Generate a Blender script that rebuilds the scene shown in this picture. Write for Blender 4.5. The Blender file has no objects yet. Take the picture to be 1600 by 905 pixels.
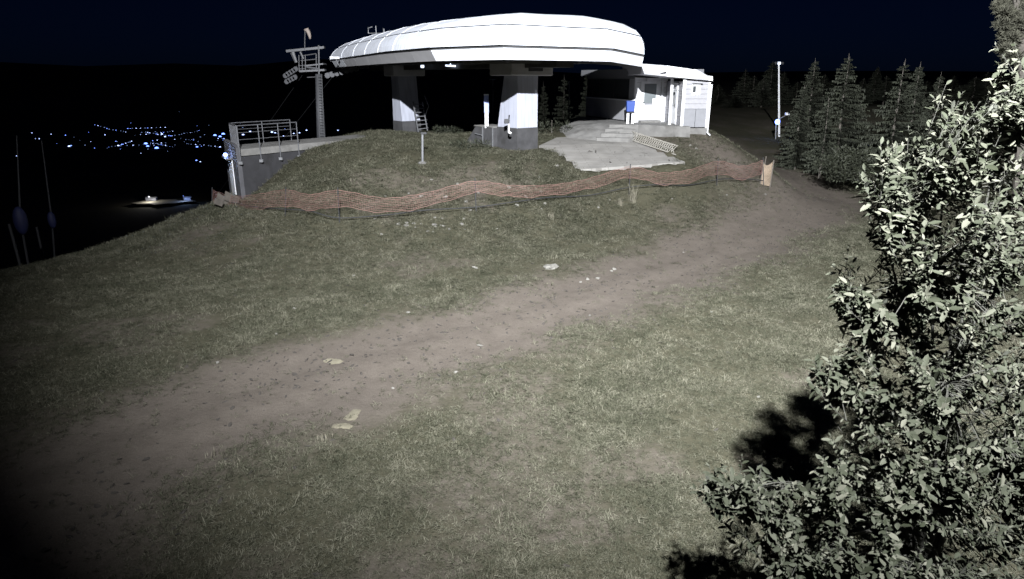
import bpy, bmesh, math, random
import numpy as np
from mathutils import Vector, Matrix, Quaternion

random.seed(7); RNG = np.random.default_rng(7)
R = math.radians
SC = bpy.context.scene
COL = SC.collection

# ------------------------------------------------------------------ camera
CAMZ, TILT, F = 6.0, R(17.5), 1050.0          # F: focal length in pixels of the 1600 wide photograph
cam = bpy.data.cameras.new('camera'); camo = bpy.data.objects.new('camera', cam); COL.objects.link(camo)
camo.location = (0, 0, CAMZ); camo.rotation_euler = (R(90) - TILT, 0, 0)
cam.sensor_width = 36.0; cam.lens = 36.0 * F / 1600.0
cam.clip_start = 0.1; cam.clip_end = 40000
SC.camera = camo

# ------------------------------------------------------------------ night sky
world = bpy.data.worlds.new('World'); SC.world = world; world.use_nodes = True
wn = world.node_tree.nodes; wl = world.node_tree.links
bg = wn['Background']
sky = wn.new('ShaderNodeTexSky'); sky.sky_type = 'NISHITA'; sky.sun_disc = False
sky.sun_elevation = R(40); sky.sun_rotation = R(200)         # the moon behind the camera: a day sky turned down to night
sky.altitude = 900
tint = wn.new('ShaderNodeMix'); tint.data_type = 'RGBA'; tint.blend_type = 'MULTIPLY'; tint.inputs[0].default_value = 1.0
tint.inputs[7].default_value = (0.10, 0.26, 1.0, 1)
wl.new(sky.outputs[0], tint.inputs[6]); wl.new(tint.outputs[2], bg.inputs[0])
bg.inputs[1].default_value = 0.0010
SKY_STRENGTH = bg.inputs[1]

# faint moonlight
sun = bpy.data.lights.new('moon', 'SUN'); sun.energy = 0.004; sun.angle = R(0.5); sun.color = (0.75, 0.82, 1.0)
suno = bpy.data.objects.new('moon', sun); COL.objects.link(suno); suno.rotation_euler = (R(50), 0, R(-20))

# floodlight on the mast behind the camera: it lights the whole place
LAMP = Vector((0.4, -6.5, 18.5)); AIM = Vector((6.4, 24.0, 7.0))
fl = bpy.data.lights.new('floodlight', 'SPOT'); fl.energy = 240000; fl.color = (0.97, 0.985, 1.0)
fl.spot_size = R(84); fl.spot_blend = 0.95; fl.shadow_soft_size = 0.22
flo = bpy.data.objects.new('floodlight', fl); COL.objects.link(flo); flo.location = LAMP
flo.rotation_euler = (AIM - LAMP).to_track_quat('-Z', 'Y').to_euler()

SC.view_settings.view_transform = 'Standard'; SC.view_settings.look = 'None'
SC.view_settings.exposure = 0.0; SC.view_settings.gamma = 1.0
SC.cycles.max_bounces = 5; SC.cycles.diffuse_bounces = 2; SC.cycles.glossy_bounces = 2
SC.cycles.transmission_bounces = 3; SC.cycles.use_denoising = True

# ------------------------------------------------------------------ pixel of the photograph -> place
_c, _s = math.cos(TILT), math.sin(TILT)
def slope(px, py):
    v = (py - 452.5) / F
    fwd = _c - v * _s
    return (px - 800.0) / F / fwd, (_s + v * _c) / fwd
def P(px, py, Y):
    a, b = slope(px, py); return Vector((a * Y, Y, CAMZ - b * Y))
def G(px, py, z):
    a, b = slope(px, py); Y = (CAMZ - z) / b; return Vector((a * Y, Y, z))
def project(p):
    d = p[1] * _c - (p[2] - CAMZ) * _s
    dn = -(p[2] - CAMZ) * _c - p[1] * _s
    if d < 0.05: return None
    return 800 + F * p[0] / d, 452.5 + F * dn / d, d

# ------------------------------------------------------------------ materials
def mat(name, col, rough=0.8, metal=0.0, var=0.12, scale=6.0, bump=0.15, bscale=None, stain=None, emit=None, estr=0.0):
    m = bpy.data.materials.new(name); m.use_nodes = True
    n, l = m.node_tree.nodes, m.node_tree.links
    b = n['Principled BSDF']
    b.inputs['Roughness'].default_value = rough; b.inputs['Metallic'].default_value = metal
    tc = n.new('ShaderNodeTexCoord')
    nz = n.new('ShaderNodeTexNoise'); nz.inputs['Scale'].default_value = scale; nz.inputs['Detail'].default_value = 6
    l.new(tc.outputs['Object'], nz.inputs['Vector'])
    rp = n.new('ShaderNodeValToRGB')
    rp.color_ramp.elements[0].position = 0.3; rp.color_ramp.elements[1].position = 0.7
    d = [max(0, c * (1 - var)) for c in col]; u = [min(1, c * (1 + var)) for c in col]
    rp.color_ramp.elements[0].color = (*d, 1); rp.color_ramp.elements[1].color = (*u, 1)
    l.new(nz.outputs['Fac'], rp.inputs['Fac'])
    out = rp.outputs['Color']
    if stain:
        n2 = n.new('ShaderNodeTexNoise'); n2.inputs['Scale'].default_value = stain[1]; n2.inputs['Detail'].default_value = 8
        l.new(tc.outputs['Object'], n2.inputs['Vector'])
        r2 = n.new('ShaderNodeValToRGB'); r2.color_ramp.elements[0].position = stain[2]; r2.color_ramp.elements[1].position = stain[2] + 0.12
        l.new(n2.outputs['Fac'], r2.inputs['Fac'])
        mx = n.new('ShaderNodeMix'); mx.data_type = 'RGBA'
        l.new(r2.outputs['Color'], mx.inputs[0]); l.new(out, mx.inputs[6]); mx.inputs[7].default_value = (*stain[0], 1)
        out = mx.outputs[2]
    l.new(out, b.inputs['Base Color'])
    if bump:
        n3 = n.new('ShaderNodeTexNoise'); n3.inputs['Scale'].default_value = bscale or scale * 5; n3.inputs['Detail'].default_value = 5
        l.new(tc.outputs['Object'], n3.inputs['Vector'])
        bp = n.new('ShaderNodeBump'); bp.inputs['Strength'].default_value = bump; bp.inputs['Distance'].default_value = 0.02
        l.new(n3.outputs['Fac'], bp.inputs['Height']); l.new(bp.outputs['Normal'], b.inputs['Normal'])
    if emit:
        b.inputs['Emission Color'].default_value = (*emit, 1); b.inputs['Emission Strength'].default_value = estr
    return m

M = {}
M['panel'] = mat('canopy_panel', (0.76, 0.80, 0.90), 0.55, 0, 0.04, 1.2, 0.05, stain=((0.6, 0.61, 0.64), 2.0, 0.62))
def streak(m, amt, dirt):
    n, l = m.node_tree.nodes, m.node_tree.links; b = n['Principled BSDF']; src = b.inputs['Base Color'].links[0].from_socket
    tc = n.new('ShaderNodeTexCoord'); mp = n.new('ShaderNodeMapping'); mp.inputs['Scale'].default_value = (7, 7, 0.5); l.new(tc.outputs['Object'], mp.inputs[0])
    q = n.new('ShaderNodeTexNoise'); q.inputs['Scale'].default_value = 1.0; q.inputs['Detail'].default_value = 7; l.new(mp.outputs[0], q.inputs['Vector'])
    rp = n.new('ShaderNodeMapRange'); rp.inputs['From Min'].default_value = 0.45; rp.inputs['From Max'].default_value = 0.75; rp.inputs['To Max'].default_value = amt; l.new(q.outputs[0], rp.inputs[0])
    x = n.new('ShaderNodeMix'); x.data_type = 'RGBA'; l.new(rp.outputs[0], x.inputs[0]); l.new(src, x.inputs[6]); x.inputs[7].default_value = (*dirt, 1)
    oi = n.new('ShaderNodeObjectInfo'); mr = n.new('ShaderNodeMapRange'); mr.inputs['To Min'].default_value = 0.9; mr.inputs['To Max'].default_value = 1.05; l.new(oi.outputs['Random'], mr.inputs[0])
    y = n.new('ShaderNodeVectorMath'); y.operation = 'SCALE'; l.new(x.outputs[2], y.inputs[0]); l.new(mr.outputs[0], y.inputs['Scale']); l.new(y.outputs[0], b.inputs['Base Color'])
streak(M['panel'], 0.55, (0.50, 0.50, 0.50))
M['skirt'] = mat('skirt_panel', (0.40, 0.40, 0.42), 0.6, 0, 0.05, 1.5, 0.05)  # grey copy: dimmer light on the flanks is put into the colour
M['skirt_pale_lit'] = mat('skirt_pale_lit', (0.80, 0.83, 0.90), 0.5, 0, 0.04, 1.5, 0.05)  # bright copy: light on the lamp-facing end put into colour, plus one pale panel
M['rib'] = mat('rib_metal', (0.80, 0.82, 0.88), 0.4, 0.0, 0.04)
M['dark'] = mat('dark_steel', (0.035, 0.036, 0.04), 0.6, 0.2, 0.2)
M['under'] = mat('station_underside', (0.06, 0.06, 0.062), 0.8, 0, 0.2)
M['pillar'] = mat('pillar_paint', (0.40, 0.42, 0.50), 0.6, 0, 0.04, 2.0, 0.05, stain=((0.25, 0.26, 0.31), 1.4, 0.66))
streak(M['pillar'], 0.5, (0.21, 0.22, 0.26))
M['crosshead'] = mat('crosshead_paint', (0.42, 0.42, 0.43), 0.6, 0, 0.06, 2.0, 0.05)
M['plinth'] = mat('plinth_concrete', (0.05, 0.05, 0.054), 0.9, 0, 0.25, 3.0, 0.4, stain=((0.032, 0.032, 0.033), 1.5, 0.55))
M['concrete'] = mat('concrete', (0.17, 0.167, 0.163), 0.9, 0, 0.2, 2.5, 0.4, stain=((0.11, 0.107, 0.103), 1.1, 0.52))
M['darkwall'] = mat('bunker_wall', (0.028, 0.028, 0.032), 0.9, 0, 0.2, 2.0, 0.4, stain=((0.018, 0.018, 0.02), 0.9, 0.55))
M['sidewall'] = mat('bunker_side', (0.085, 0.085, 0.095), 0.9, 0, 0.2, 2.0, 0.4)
M['galv'] = mat('galvanised_steel', (0.21, 0.215, 0.23), 0.5, 0.35, 0.15, 8)
M['towersteel'] = mat('tower_steel', (0.11, 0.113, 0.125), 0.6, 0.2, 0.2, 3)
M['white'] = mat('white_paint', (0.78, 0.79, 0.82), 0.5, 0, 0.04, 3, 0.04)
M['plank'] = mat('plank_paint', (0.30, 0.30, 0.325), 0.7, 0, 0.07, 5, 0.2)
M['greyboard'] = mat('grey_board', (0.20, 0.205, 0.225), 0.7, 0, 0.06, 5, 0.1)
M['wallboard'] = mat('wall_board', (0.38, 0.385, 0.41), 0.7, 0, 0.05, 4, 0.1)
M['fascia'] = mat('fascia_sheet', (0.36, 0.365, 0.40), 0.55, 0, 0.05, 3, 0.05)
M['glass'] = mat('window_glass', (0.05, 0.055, 0.06), 0.12, 0.0, 0.1, 1, 0)
M['doorglass'] = mat('frosted_glass', (0.17, 0.19, 0.2), 0.25, 0, 0.08, 2, 0)
M['bin'] = mat('blue_plastic', (0.035, 0.075, 0.30), 0.4, 0, 0.06, 3, 0.03)
M['signblue'] = mat('sign_blue', (0.26, 0.32, 0.62), 0.4, 0, 0.04, 3, 0)
M['net'] = mat('orange_net', (0.185, 0.10, 0.088), 0.7, 0, 0.25, 3.0, 0)
M['paintnet'] = mat('faded_net', (0.27, 0.21, 0.155), 0.8, 0, 0.2, 3.0, 0)
M['rock'] = mat('rock', (0.17, 0.165, 0.15), 0.9, 0, 0.25, 9, 0.4)
M['rockdim'] = mat('rock_grey', (0.14, 0.135, 0.125), 0.9, 0, 0.3, 9, 0.4)
M['sand'] = mat('pale_sand', (0.150, 0.137, 0.100), 0.95, 0, 0.2, 9, 0.5)
M['bark'] = mat('bark', (0.11, 0.10, 0.088), 0.9, 0, 0.3, 12, 0.4)
M['stem'] = mat('willow_bark', (0.05, 0.05, 0.042), 0.8, 0, 0.2, 20, 0.2)
M['spruce'] = mat('spruce_needles', (0.034, 0.039, 0.026), 0.8, 0, 0.45, 2.2, 0)
M['pine'] = mat('pine_needles', (0.075, 0.075, 0.055), 0.8, 0, 0.35, 2.2, 0)
M['shrub'] = mat('shrub_leaves', (0.026, 0.03, 0.018), 0.7, 0, 0.4, 3, 0)
M['lattice'] = mat('lattice_wood', (0.33, 0.315, 0.285), 0.8, 0, 0.15, 6, 0.2)
M['bluepad'] = mat('blue_pad', (0.008, 0.011, 0.05), 0.7, 0, 0.2, 4, 0.1)
M['wood'] = mat('weathered_wood', (0.09, 0.08, 0.07), 0.9, 0, 0.25, 6, 0.3)
M['pebble'] = mat('clod', (0.045, 0.04, 0.035), 0.95, 0, 0.3, 9, 0.3)
M['sock'] = mat('windsock_fabric', (0.45, 0.38, 0.34), 0.8, 0, 0.08, 6, 0)
M['lamp_blue'] = mat('lamp_blue_white', (0.6, 0.7, 1.0), 0.4, 0, 0, 1, 0, emit=(0.14, 0.25, 1.0), estr=7.0)
M['lamp_soft'] = mat('lamp_soft', (0.8, 0.85, 1.0), 0.4, 0, 0, 1, 0, emit=(0.7, 0.8, 1.0), estr=2.5)
M['town_blue'] = mat('town_lamp_blue', (0.6, 0.7, 1.0), 0.4, 0, 0, 1, 0, emit=(0.16, 0.28, 1.0), estr=4.5)
M['town_white'] = mat('town_lamp_white', (0.9, 0.9, 1.0), 0.4, 0, 0, 1, 0, emit=(0.42, 0.54, 1.0), estr=4.5)
M['town_dim'] = mat('town_lamp_dim', (0.9, 0.9, 1.0), 0.4, 0, 0, 1, 0, emit=(0.35, 0.5, 1.0), estr=0.9)

# ------------------------------------------------------------------ mesh helpers
class MB:
    def __init__(self): self.v = []; self.f = []
    def add(self, vs, fs):
        o = len(self.v); self.v += [tuple(p) for p in vs]; self.f += [tuple(i + o for i in q) for q in fs]
        return self
    def obox(self, o, ex, ey, ez):                       # corner and three edges
        o, ex, ey, ez = Vector(o), Vector(ex), Vector(ey), Vector(ez)
        if ex.cross(ey).dot(ez) < 0: ex, ey = ey, ex
        p = [o, o + ex, o + ex + ey, o + ey, o + ez, o + ex + ez, o + ex + ey + ez, o + ey + ez]
        return self.add(p, [(3, 2, 1, 0), (4, 5, 6, 7), (0, 1, 5, 4), (1, 2, 6, 5), (2, 3, 7, 6), (3, 0, 4, 7)])
    def box(self, c, sx, sy, sz, rz=0.0):
        ca, sa = math.cos(rz), math.sin(rz)
        ex, ey = Vector((ca * sx, sa * sx, 0)), Vector((-sa * sy, ca * sy, 0))
        return self.obox(Vector(c) - ex / 2 - ey / 2 - Vector((0, 0, sz / 2)), ex, ey, Vector((0, 0, sz)))
    def tube(self, pts, radii, n=6, cap=True):
        pts = [Vector(p) for p in pts]
        if not hasattr(radii, '__len__'): radii = [radii] * len(pts)
        vs, fs = [], []
        for i, p in enumerate(pts):
            t = (pts[min(i + 1, len(pts) - 1)] - pts[max(i - 1, 0)]).normalized()
            a = t.cross(Vector((0, 0, 1)))
            if a.length < 0.05: a = t.cross(Vector((1, 0, 0)))
            a.normalize(); b = t.cross(a)
            for k in range(n):
                w = 2 * math.pi * k / n
                vs.append(p + (a * math.cos(w) + b * math.sin(w)) * radii[i])
        for i in range(len(pts) - 1):
            for k in range(n):
                fs.append((i * n + k, i * n + (k + 1) % n, (i + 1) * n + (k + 1) % n, (i + 1) * n + k))
        if cap:
            fs.append(tuple(range(n))[::-1]); fs.append(tuple((len(pts) - 1) * n + k for k in range(n)))
        return self.add(vs, fs)
    def prism(self, poly, vec):                          # planar polygon swept along vec
        poly = [Vector(p) for p in poly]; vec = Vector(vec); n = len(poly)
        fs = [tuple(range(n))[::-1], tuple(range(n, 2 * n))] + [(i, (i + 1) % n, n + (i + 1) % n, n + i) for i in range(n)]
        return self.add(poly + [p + vec for p in poly], fs)
    def ball(self, c, r, sx=1, sy=1, sz=1, seg=8, rings=5, jit=0.0, rnd=None):
        c = Vector(c); vs = [c + Vector((0, 0, -r * sz))]; fs = []
        for i in range(1, rings):
            a = math.pi * i / rings
            for k in range(seg):
                w = 2 * math.pi * k / seg
                q = 1 + (rnd.uniform(-jit, jit) if rnd else 0)
                vs.append(c + Vector((r * sx * math.sin(a) * math.cos(w) * q, r * sy * math.sin(a) * math.sin(w) * q, -r * sz * math.cos(a) * q)))
        vs.append(c + Vector((0, 0, r * sz))); L = len(vs) - 1
        for k in range(seg):
            fs.append((0, 1 + (k + 1) % seg, 1 + k)); fs.append((L, L - seg + k, L - seg + (k + 1) % seg))
        for i in range(rings - 2):
            for k in range(seg):
                a, b = 1 + i * seg + k, 1 + i * seg + (k + 1) % seg
                fs.append((a, b, b + seg, a + seg))
        return self.add(vs, fs)
    def mesh(self, name, m, smooth=False):
        me = bpy.data.meshes.new(name); me.from_pydata(self.v, [], self.f); me.update()
        me.materials.append(M[m] if isinstance(m, str) else m)
        if smooth: me.polygons.foreach_set('use_smooth', [True] * len(me.polygons))
        return me
    def build(self, name, m, parent=None, smooth=False, bevel=0.0, origin=None):
        if origin is not None and parent is None:
            o = Vector(origin); self.v = [tuple(Vector(p) - o) for p in self.v]
        elif parent is not None:
            o = PLOC.get(parent.name, Vector((0, 0, 0))); self.v = [tuple(Vector(p) - o) for p in self.v]
        me = self.mesh(name, m, smooth)
        ob = bpy.data.objects.new(name, me); COL.objects.link(ob)
        if parent is not None:
            ob.parent = parent; PLOC[ob.name] = PLOC.get(parent.name, Vector((0, 0, 0)))
        elif origin is not None:
            ob.location = origin; PLOC[ob.name] = Vector(origin)
        if bevel:
            b = ob.modifiers.new('bevel', 'BEVEL'); b.width = bevel; b.segments = 2; b.limit_method = 'ANGLE'
        return ob
PLOC = {}                                                # world position of every thing's origin
def tag(o, label=None, cat=None, group=None, kind=None):
    if label: o['label'] = label
    if cat: o['category'] = cat
    if group: o['group'] = group
    if kind: o['kind'] = kind
    return o
def thing(name, loc, label, cat, group=None):
    o = bpy.data.objects.new(name, None); COL.objects.link(o); o.location = loc; o.empty_display_size = 0.3
    PLOC[o.name] = Vector(loc)
    return tag(o, label, cat, group)
def copy_tree(o, parent=None):
    c = o.copy(); COL.objects.link(c); c.parent = parent
    for ch in list(o.children): copy_tree(ch, c)
    return c

# ------------------------------------------------------------------ terrain
UD = Vector((-0.614, 0.789, 0)); ND = Vector((-0.789, -0.614, 0))      # along the lift line, and across it towards the camera's left
END0 = Vector((2.77, 29.8, 0))
def ctrl():
    c = []
    for x in (-11, -4, 3, 10):
        for y in (-6, 3, 10, 16, 21): c.append((x, y, 0.0))
    c += [(18, 4, 0.0), (18, 14, 0.1), (18, 24, 0.2), (26, 20, 0.5), (26, 34, 0.6), (34, 10, 1.0), (34, 45, 1.5), (24, 46, 0.6)]
    c += [(-17.2, 20.5, -0.1), (-16, 12, -0.2), (-16, 2, -0.3), (-22, 6, -1.6), (-24, 18, -2.6), (-22, 28, -3.2), (-32, 12, -5.5), (-34, 30, -8.0),
          (-18, 36, -2.6), (-24, 46, -7.5), (-15.5, 29.5, -0.2), (-16, 48, -3.0)]
    c += [tuple(P(330, 322, 29.5)), tuple(P(379, 316, 30.0)), (-10, 26, 0.35)]
    for px, py, z in ((450, 345, 0.6), (528, 352, 0.6), (640, 345, 0.75), (742, 335, 0.9), (870, 318, 1.05), (985, 302, 1.2), (1110, 294, 1.15), (1197, 290, 1.0)):
        c.append(tuple(G(px, py, z)))
    for px, py, Y in ((560, 268, 28.6), (470, 285, 28.8), (660, 253, 30.0), (780, 262, 29.0), (860, 262, 29.6), (908, 267, 30.1), (1070, 256, 31.2), (960, 270, 30.2),
                      (810, 231, 33.0), (845, 229, 33.2), (637, 207, 41.5), (720, 222, 35.5), (560, 207, 41), (480, 232, 33.5), (520, 226, 35),
                      (1000, 226, 34.8), (930, 222, 35.0), (700, 208, 42)):
        c.append(tuple(P(px, py, Y)))
    c += [(5.0, 38.5, 3.45), (7.2, 36.8, 3.4), (4.4, 43.5, 3.5), (8.8, 34.6, 3.15), (10.4, 34.9, 3.1), (10.6, 38.5, 3.2), (8.5, 41.5, 3.3), (8.8, 33.2, 2.75),
          tuple(P(1150, 246, 34.0)), tuple(P(1200, 263, 35.2)), (15.2, 36.6, 0.15), (17.2, 36.8, 0.0), tuple(P(1130, 216, 55.0)), tuple(P(1217, 214, 60)),
          (13.0, 46, 1.3), tuple(G(1200, 360, 0.0)), (20, 42, 0.3), (2, 47, 3.0), (-3, 48, 2.8), (0, 60, 1.0), (8, 58, 1.6), (-10, 52, 1.6), (-12, 62, -1.5), (-30, 62, -14), (30, 62, 2.0), (16, 66, 1.6)]
    return np.array(c, float)
CT = ctrl()
def _phi(r2): return 0.5 * r2 * np.log(r2 + 1e-9)
def _fit():
    n = len(CT); d2 = ((CT[:, None, :2] - CT[None, :, :2]) ** 2).sum(-1)
    A = np.zeros((n + 3, n + 3)); A[:n, :n] = _phi(d2) + np.eye(n) * 0.6
    A[:n, n] = 1; A[:n, n + 1:] = CT[:, :2]; A[n, :n] = 1; A[n + 1:, :n] = CT[:, :2].T
    return np.linalg.solve(A, np.concatenate([CT[:, 2], np.zeros(3)]))
WT = _fit()
def rbf(x, y):
    out = np.empty_like(x); n = len(CT)
    for i in range(0, len(x), 8000):
        xs, ys = x[i:i + 8000], y[i:i + 8000]
        d2 = (xs[:, None] - CT[None, :, 0]) ** 2 + (ys[:, None] - CT[None, :, 1]) ** 2
        out[i:i + 8000] = _phi(d2) @ WT[:n] + WT[n] + WT[n + 1] * xs + WT[n + 2] * ys
    return out
_tab = RNG.random((256, 256))
def vnoise(x, y):
    xi, yi = np.floor(x).astype(int), np.floor(y).astype(int); fx, fy = x - xi, y - yi
    fx, fy = fx * fx * (3 - 2 * fx), fy * fy * (3 - 2 * fy)
    g = lambda a, b: _tab[a % 256, b % 256]
    return (g(xi, yi) * (1 - fx) + g(xi + 1, yi) * fx) * (1 - fy) + (g(xi, yi + 1) * (1 - fx) + g(xi + 1, yi + 1) * fx) * fy - 0.5
def sstep(a, b, x):
    t = np.clip((x - a) / (b - a), 0, 1); return t * t * (3 - 2 * t)
def track_path():
    pts = [(-60, 905), (40, 790), (200, 700), (400, 622), (600, 560), (800, 497), (1000, 428), (1150, 377), (1240, 340), (1300, 308)]
    q = [G(px, py, 0.0) for px, py in pts]
    q = [q[0] + (q[0] - q[1]) * 3] + q + [Vector((16.6, 39, 0)), Vector((15.6, 46, 0)), Vector((15.2, 60, 0))]
    return np.array([(p.x, p.y) for p in q])
TP = track_path()
def tdist(x, y):
    best = np.full_like(x, 1e9)
    for a, b in zip(TP[:-1], TP[1:]):
        d = b - a; t = np.clip(((x - a[0]) * d[0] + (y - a[1]) * d[1]) / (d @ d), 0, 1)
        best = np.minimum(best, np.hypot(x - a[0] - t * d[0], y - a[1] - t * d[1]))
    return best
def far_z(x, y):
    r = np.hypot(x, y - 20); az = np.degrees(np.arctan2(x, y + 30))
    left = sstep(13, -4, az)
    left = np.where(y < -30, 0.0, left)
    drop = -np.minimum(300, 0.36 * np.maximum(r - 26, 0)) + 300 * sstep(6500, 12000, r) * (1.05 + 2.2 * vnoise(x / 3300, y / 3300) + 0.8 * vnoise(x / 1500, y / 1500))
    hill = 1.0 + 0.012 * np.maximum(r - 40, 0) * sstep(900, 200, r) + 50 * sstep(800, 5000, r) * (0.15 + 1.1 * (vnoise(x / 2500 + 7, y / 2500) + 0.5))
    return left * drop + (1 - left) * hill
def height(x, y, rough=True):
    x = np.asarray(x, float).ravel(); y = np.asarray(y, float).ravel()
    xc, yc = np.clip(x, -36, 38), np.clip(y, -10, 66)
    near = rbf(xc, yc); rr = np.hypot(x - xc, y - yc)
    z = near * (1 - sstep(0, 60, rr)) + far_z(x, y) * sstep(0, 60, rr)
    if rough:
        td = tdist(xc, yc); tr = 1 - sstep(1.2, 2.2, td)
        n = 0.10 * vnoise(x / 2.7, y / 2.7) + 0.05 * vnoise(x / 0.9 + 9, y / 0.9) + 0.03 * vnoise(x / 0.45, y / 0.45 + 5)
        z = z + n * (1 - 0.45 * tr) * (rr < 30) - 0.06 * tr - 0.05 * np.exp(-((td - 0.75) / 0.22) ** 2) * (rr < 30) + 0.05 * tr * vnoise(x / 0.35, y / 0.35 + 11) * (rr < 30)
    return z
def gz(x, y): return float(height([x], [y])[0])
def ground_at(px, py, z0=0.5):                           # where the sight line of a pixel meets the ground
    a, b = slope(px, py)
    Y = np.linspace(4, 70, 1400); h = height(a * Y, Y); hit = CAMZ - b * Y < h; k = np.argmax(hit) if hit.any() else int(np.argmin(np.where(Y < 34, CAMZ - b * Y - h, 99)))
    return Vector((a * Y[k], Y[k], h[k]))
PAD = [Vector(p) for p in (P(842, 228, 33.2), P(908, 265, 30.1), P(1070, 253, 31.3), P(1000, 223, 35.0), P(985, 210, 36.0), P(930, 213, 36.6), P(870, 215, 36.0))]
def inpoly(x, y, poly):
    c = np.zeros(len(x), bool); n = len(poly)
    for i in range(n):
        a, b = poly[i], poly[(i + 1) % n]
        cond = ((a[1] > y) != (b[1] > y)) & (x < (b[0] - a[0]) * (y - a[1]) / (b[1] - a[1] + 1e-12) + a[0])
        c ^= cond
    return c

def axis(lo, hi, step, far, g=1.16):
    a = list(np.arange(lo, hi + 1e-6, step)); d = step; x = lo; L = []
    while x > -far: d *= g; x -= d; L.append(x)
    d = step; x = a[-1]; H = []
    while x < far: d *= g; x += d; H.append(x)
    return np.array(L[::-1] + a + H)
gx, gy = axis(-30, 30, 0.3, 15000), axis(-4, 52, 0.3, 15000)
XX, YY = np.meshgrid(gx, gy); xf, yf = XX.ravel(), YY.ravel()
zf = height(xf, yf)
padc = sum(PAD, Vector()) / len(PAD); padm = inpoly(xf, yf, [padc + (p - padc) * 0.96 for p in PAD])
td = tdist(xf, yf)
edge = vnoise(xf / 1.6, yf / 1.6) * 1.1 + vnoise(xf / 0.5, yf / 0.5) * 0.7
trk = (1 - sstep(1.05, 3.3, td + edge)) * ((yf < 70) & (yf > -8))
nx, ny = len(gx), len(gy)
idx = np.arange(nx * ny).reshape(ny, nx)
quads = np.stack([idx[:-1, :-1], idx[:-1, 1:], idx[1:, 1:], idx[1:, :-1]], -1).reshape(-1, 4)
def grid_mesh(name, verts, faces, attrs):
    me = bpy.data.meshes.new(name)
    me.vertices.add(len(verts)); me.vertices.foreach_set('co', np.asarray(verts, np.float32).ravel())
    me.loops.add(faces.size); me.loops.foreach_set('vertex_index', faces.ravel().astype(np.int32))
    me.polygons.add(len(faces)); me.polygons.foreach_set('loop_start', np.arange(0, faces.size, faces.shape[1], dtype=np.int32))
    me.update(calc_edges=True); me.validate()
    for k, v in attrs.items():
        at = me.attributes.new(k, 'FLOAT', 'POINT'); at.data.foreach_set('value', np.asarray(v, np.float32))
    me.polygons.foreach_set('use_smooth', np.ones(len(faces), bool))
    return me
# bare soil: the bank beside the hut and worn spots
bank = Vector((11.0, 33.4, 0))
soil = np.exp(-(((xf - 10.4) / 2.2) ** 2 + ((yf - 33.6) / 1.6) ** 2)) * 1.1
worn = sstep(0.16, 0.34, vnoise(xf / 3.1 + 40, yf / 3.1) + 0.5 * vnoise(xf / 0.8, yf / 0.8 + 3)) * 0.55
def ground_mat():
    m = bpy.data.materials.new('meadow_soil'); m.use_nodes = True
    n, l = m.node_tree.nodes, m.node_tree.links; b = n['Principled BSDF']; b.inputs['Roughness'].default_value = 1.0
    b.inputs['Specular IOR Level'].default_value = 0.1
    geo = n.new('ShaderNodeNewGeometry')
    def noise(s, d=8, r=0.6):
        q = n.new('ShaderNodeTexNoise'); q.inputs['Scale'].default_value = s; q.inputs['Detail'].default_value = d; q.inputs['Roughness'].default_value = r
        l.new(geo.outputs['Position'], q.inputs['Vector']); return q
    def ramp(src, p0, c0, p1, c1):
        r = n.new('ShaderNodeValToRGB'); e = r.color_ramp.elements
        e[0].position = p0; e[0].color = (*c0, 1); e[1].position = p1; e[1].color = (*c1, 1); l.new(src, r.inputs[0]); return r.outputs[0]
    def mix(f, a, c):
        x = n.new('ShaderNodeMix'); x.data_type = 'RGBA'; l.new(f, x.inputs[0]); l.new(a, x.inputs[6]); l.new(c, x.inputs[7]); return x.outputs[2]
    grass = ramp(noise(1.3).outputs[0], 0.32, (0.042, 0.042, 0.027), 0.68, (0.070, 0.066, 0.045))
    fine = ramp(noise(38, 4).outputs[0], 0.3, (0.030, 0.030, 0.021), 0.72, (0.095, 0.088, 0.062))
    x = n.new('ShaderNodeMix'); x.data_type = 'RGBA'; x.inputs[0].default_value = 0.5; l.new(grass, x.inputs[6]); l.new(fine, x.inputs[7])
    dirt = ramp(noise(2.2).outputs[0], 0.3, (0.090, 0.076, 0.064), 0.7, (0.138, 0.119, 0.102))
    grit = ramp(noise(55, 5, 0.7).outputs[0], 0.35, (0.044, 0.038, 0.033), 0.7, (0.160, 0.142, 0.126))
    y = n.new('ShaderNodeMix'); y.data_type = 'RGBA'; y.inputs[0].default_value = 0.45; l.new(dirt, y.inputs[6]); l.new(grit, y.inputs[7])
    at = n.new('ShaderNodeAttribute'); at.attribute_name = 'track'
    en = noise(3.4, 9, 0.72); e1 = n.new('ShaderNodeMath'); e1.operation = 'MULTIPLY_ADD'; l.new(en.outputs[0], e1.inputs[0]); e1.inputs[1].default_value = 2.2; e1.inputs[2].default_value = -1.1
    w4 = n.new('ShaderNodeMath'); w4.operation = 'MULTIPLY'; pw = n.new('ShaderNodeMath'); pw.operation = 'PINGPONG'; l.new(at.outputs['Fac'], pw.inputs[0]); pw.inputs[1].default_value = 0.5; l.new(pw.outputs[0], w4.inputs[0]); l.new(e1.outputs[0], w4.inputs[1])
    e2 = n.new('ShaderNodeMath'); e2.operation = 'MULTIPLY_ADD'; e2.use_clamp = True; l.new(w4.outputs[0], e2.inputs[0]); e2.inputs[1].default_value = 2.4; l.new(at.outputs['Fac'], e2.inputs[2])
    l.new(mix(e2.outputs[0], x.outputs[2], y.outputs[2]), b.inputs['Base Color'])
    bp = n.new('ShaderNodeBump'); bp.inputs['Strength'].default_value = 0.9; bp.inputs['Distance'].default_value = 0.03
    l.new(noise(16, 8, 0.7).outputs[0], bp.inputs['Height']); l.new(bp.outputs[0], b.inputs['Normal'])
    return m
gm = grid_mesh('ground', np.stack([xf, yf, zf - 0.4 * padm], -1), quads, {'track': np.clip(np.maximum(trk, np.maximum(soil, worn)), 0, 1)})
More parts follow.
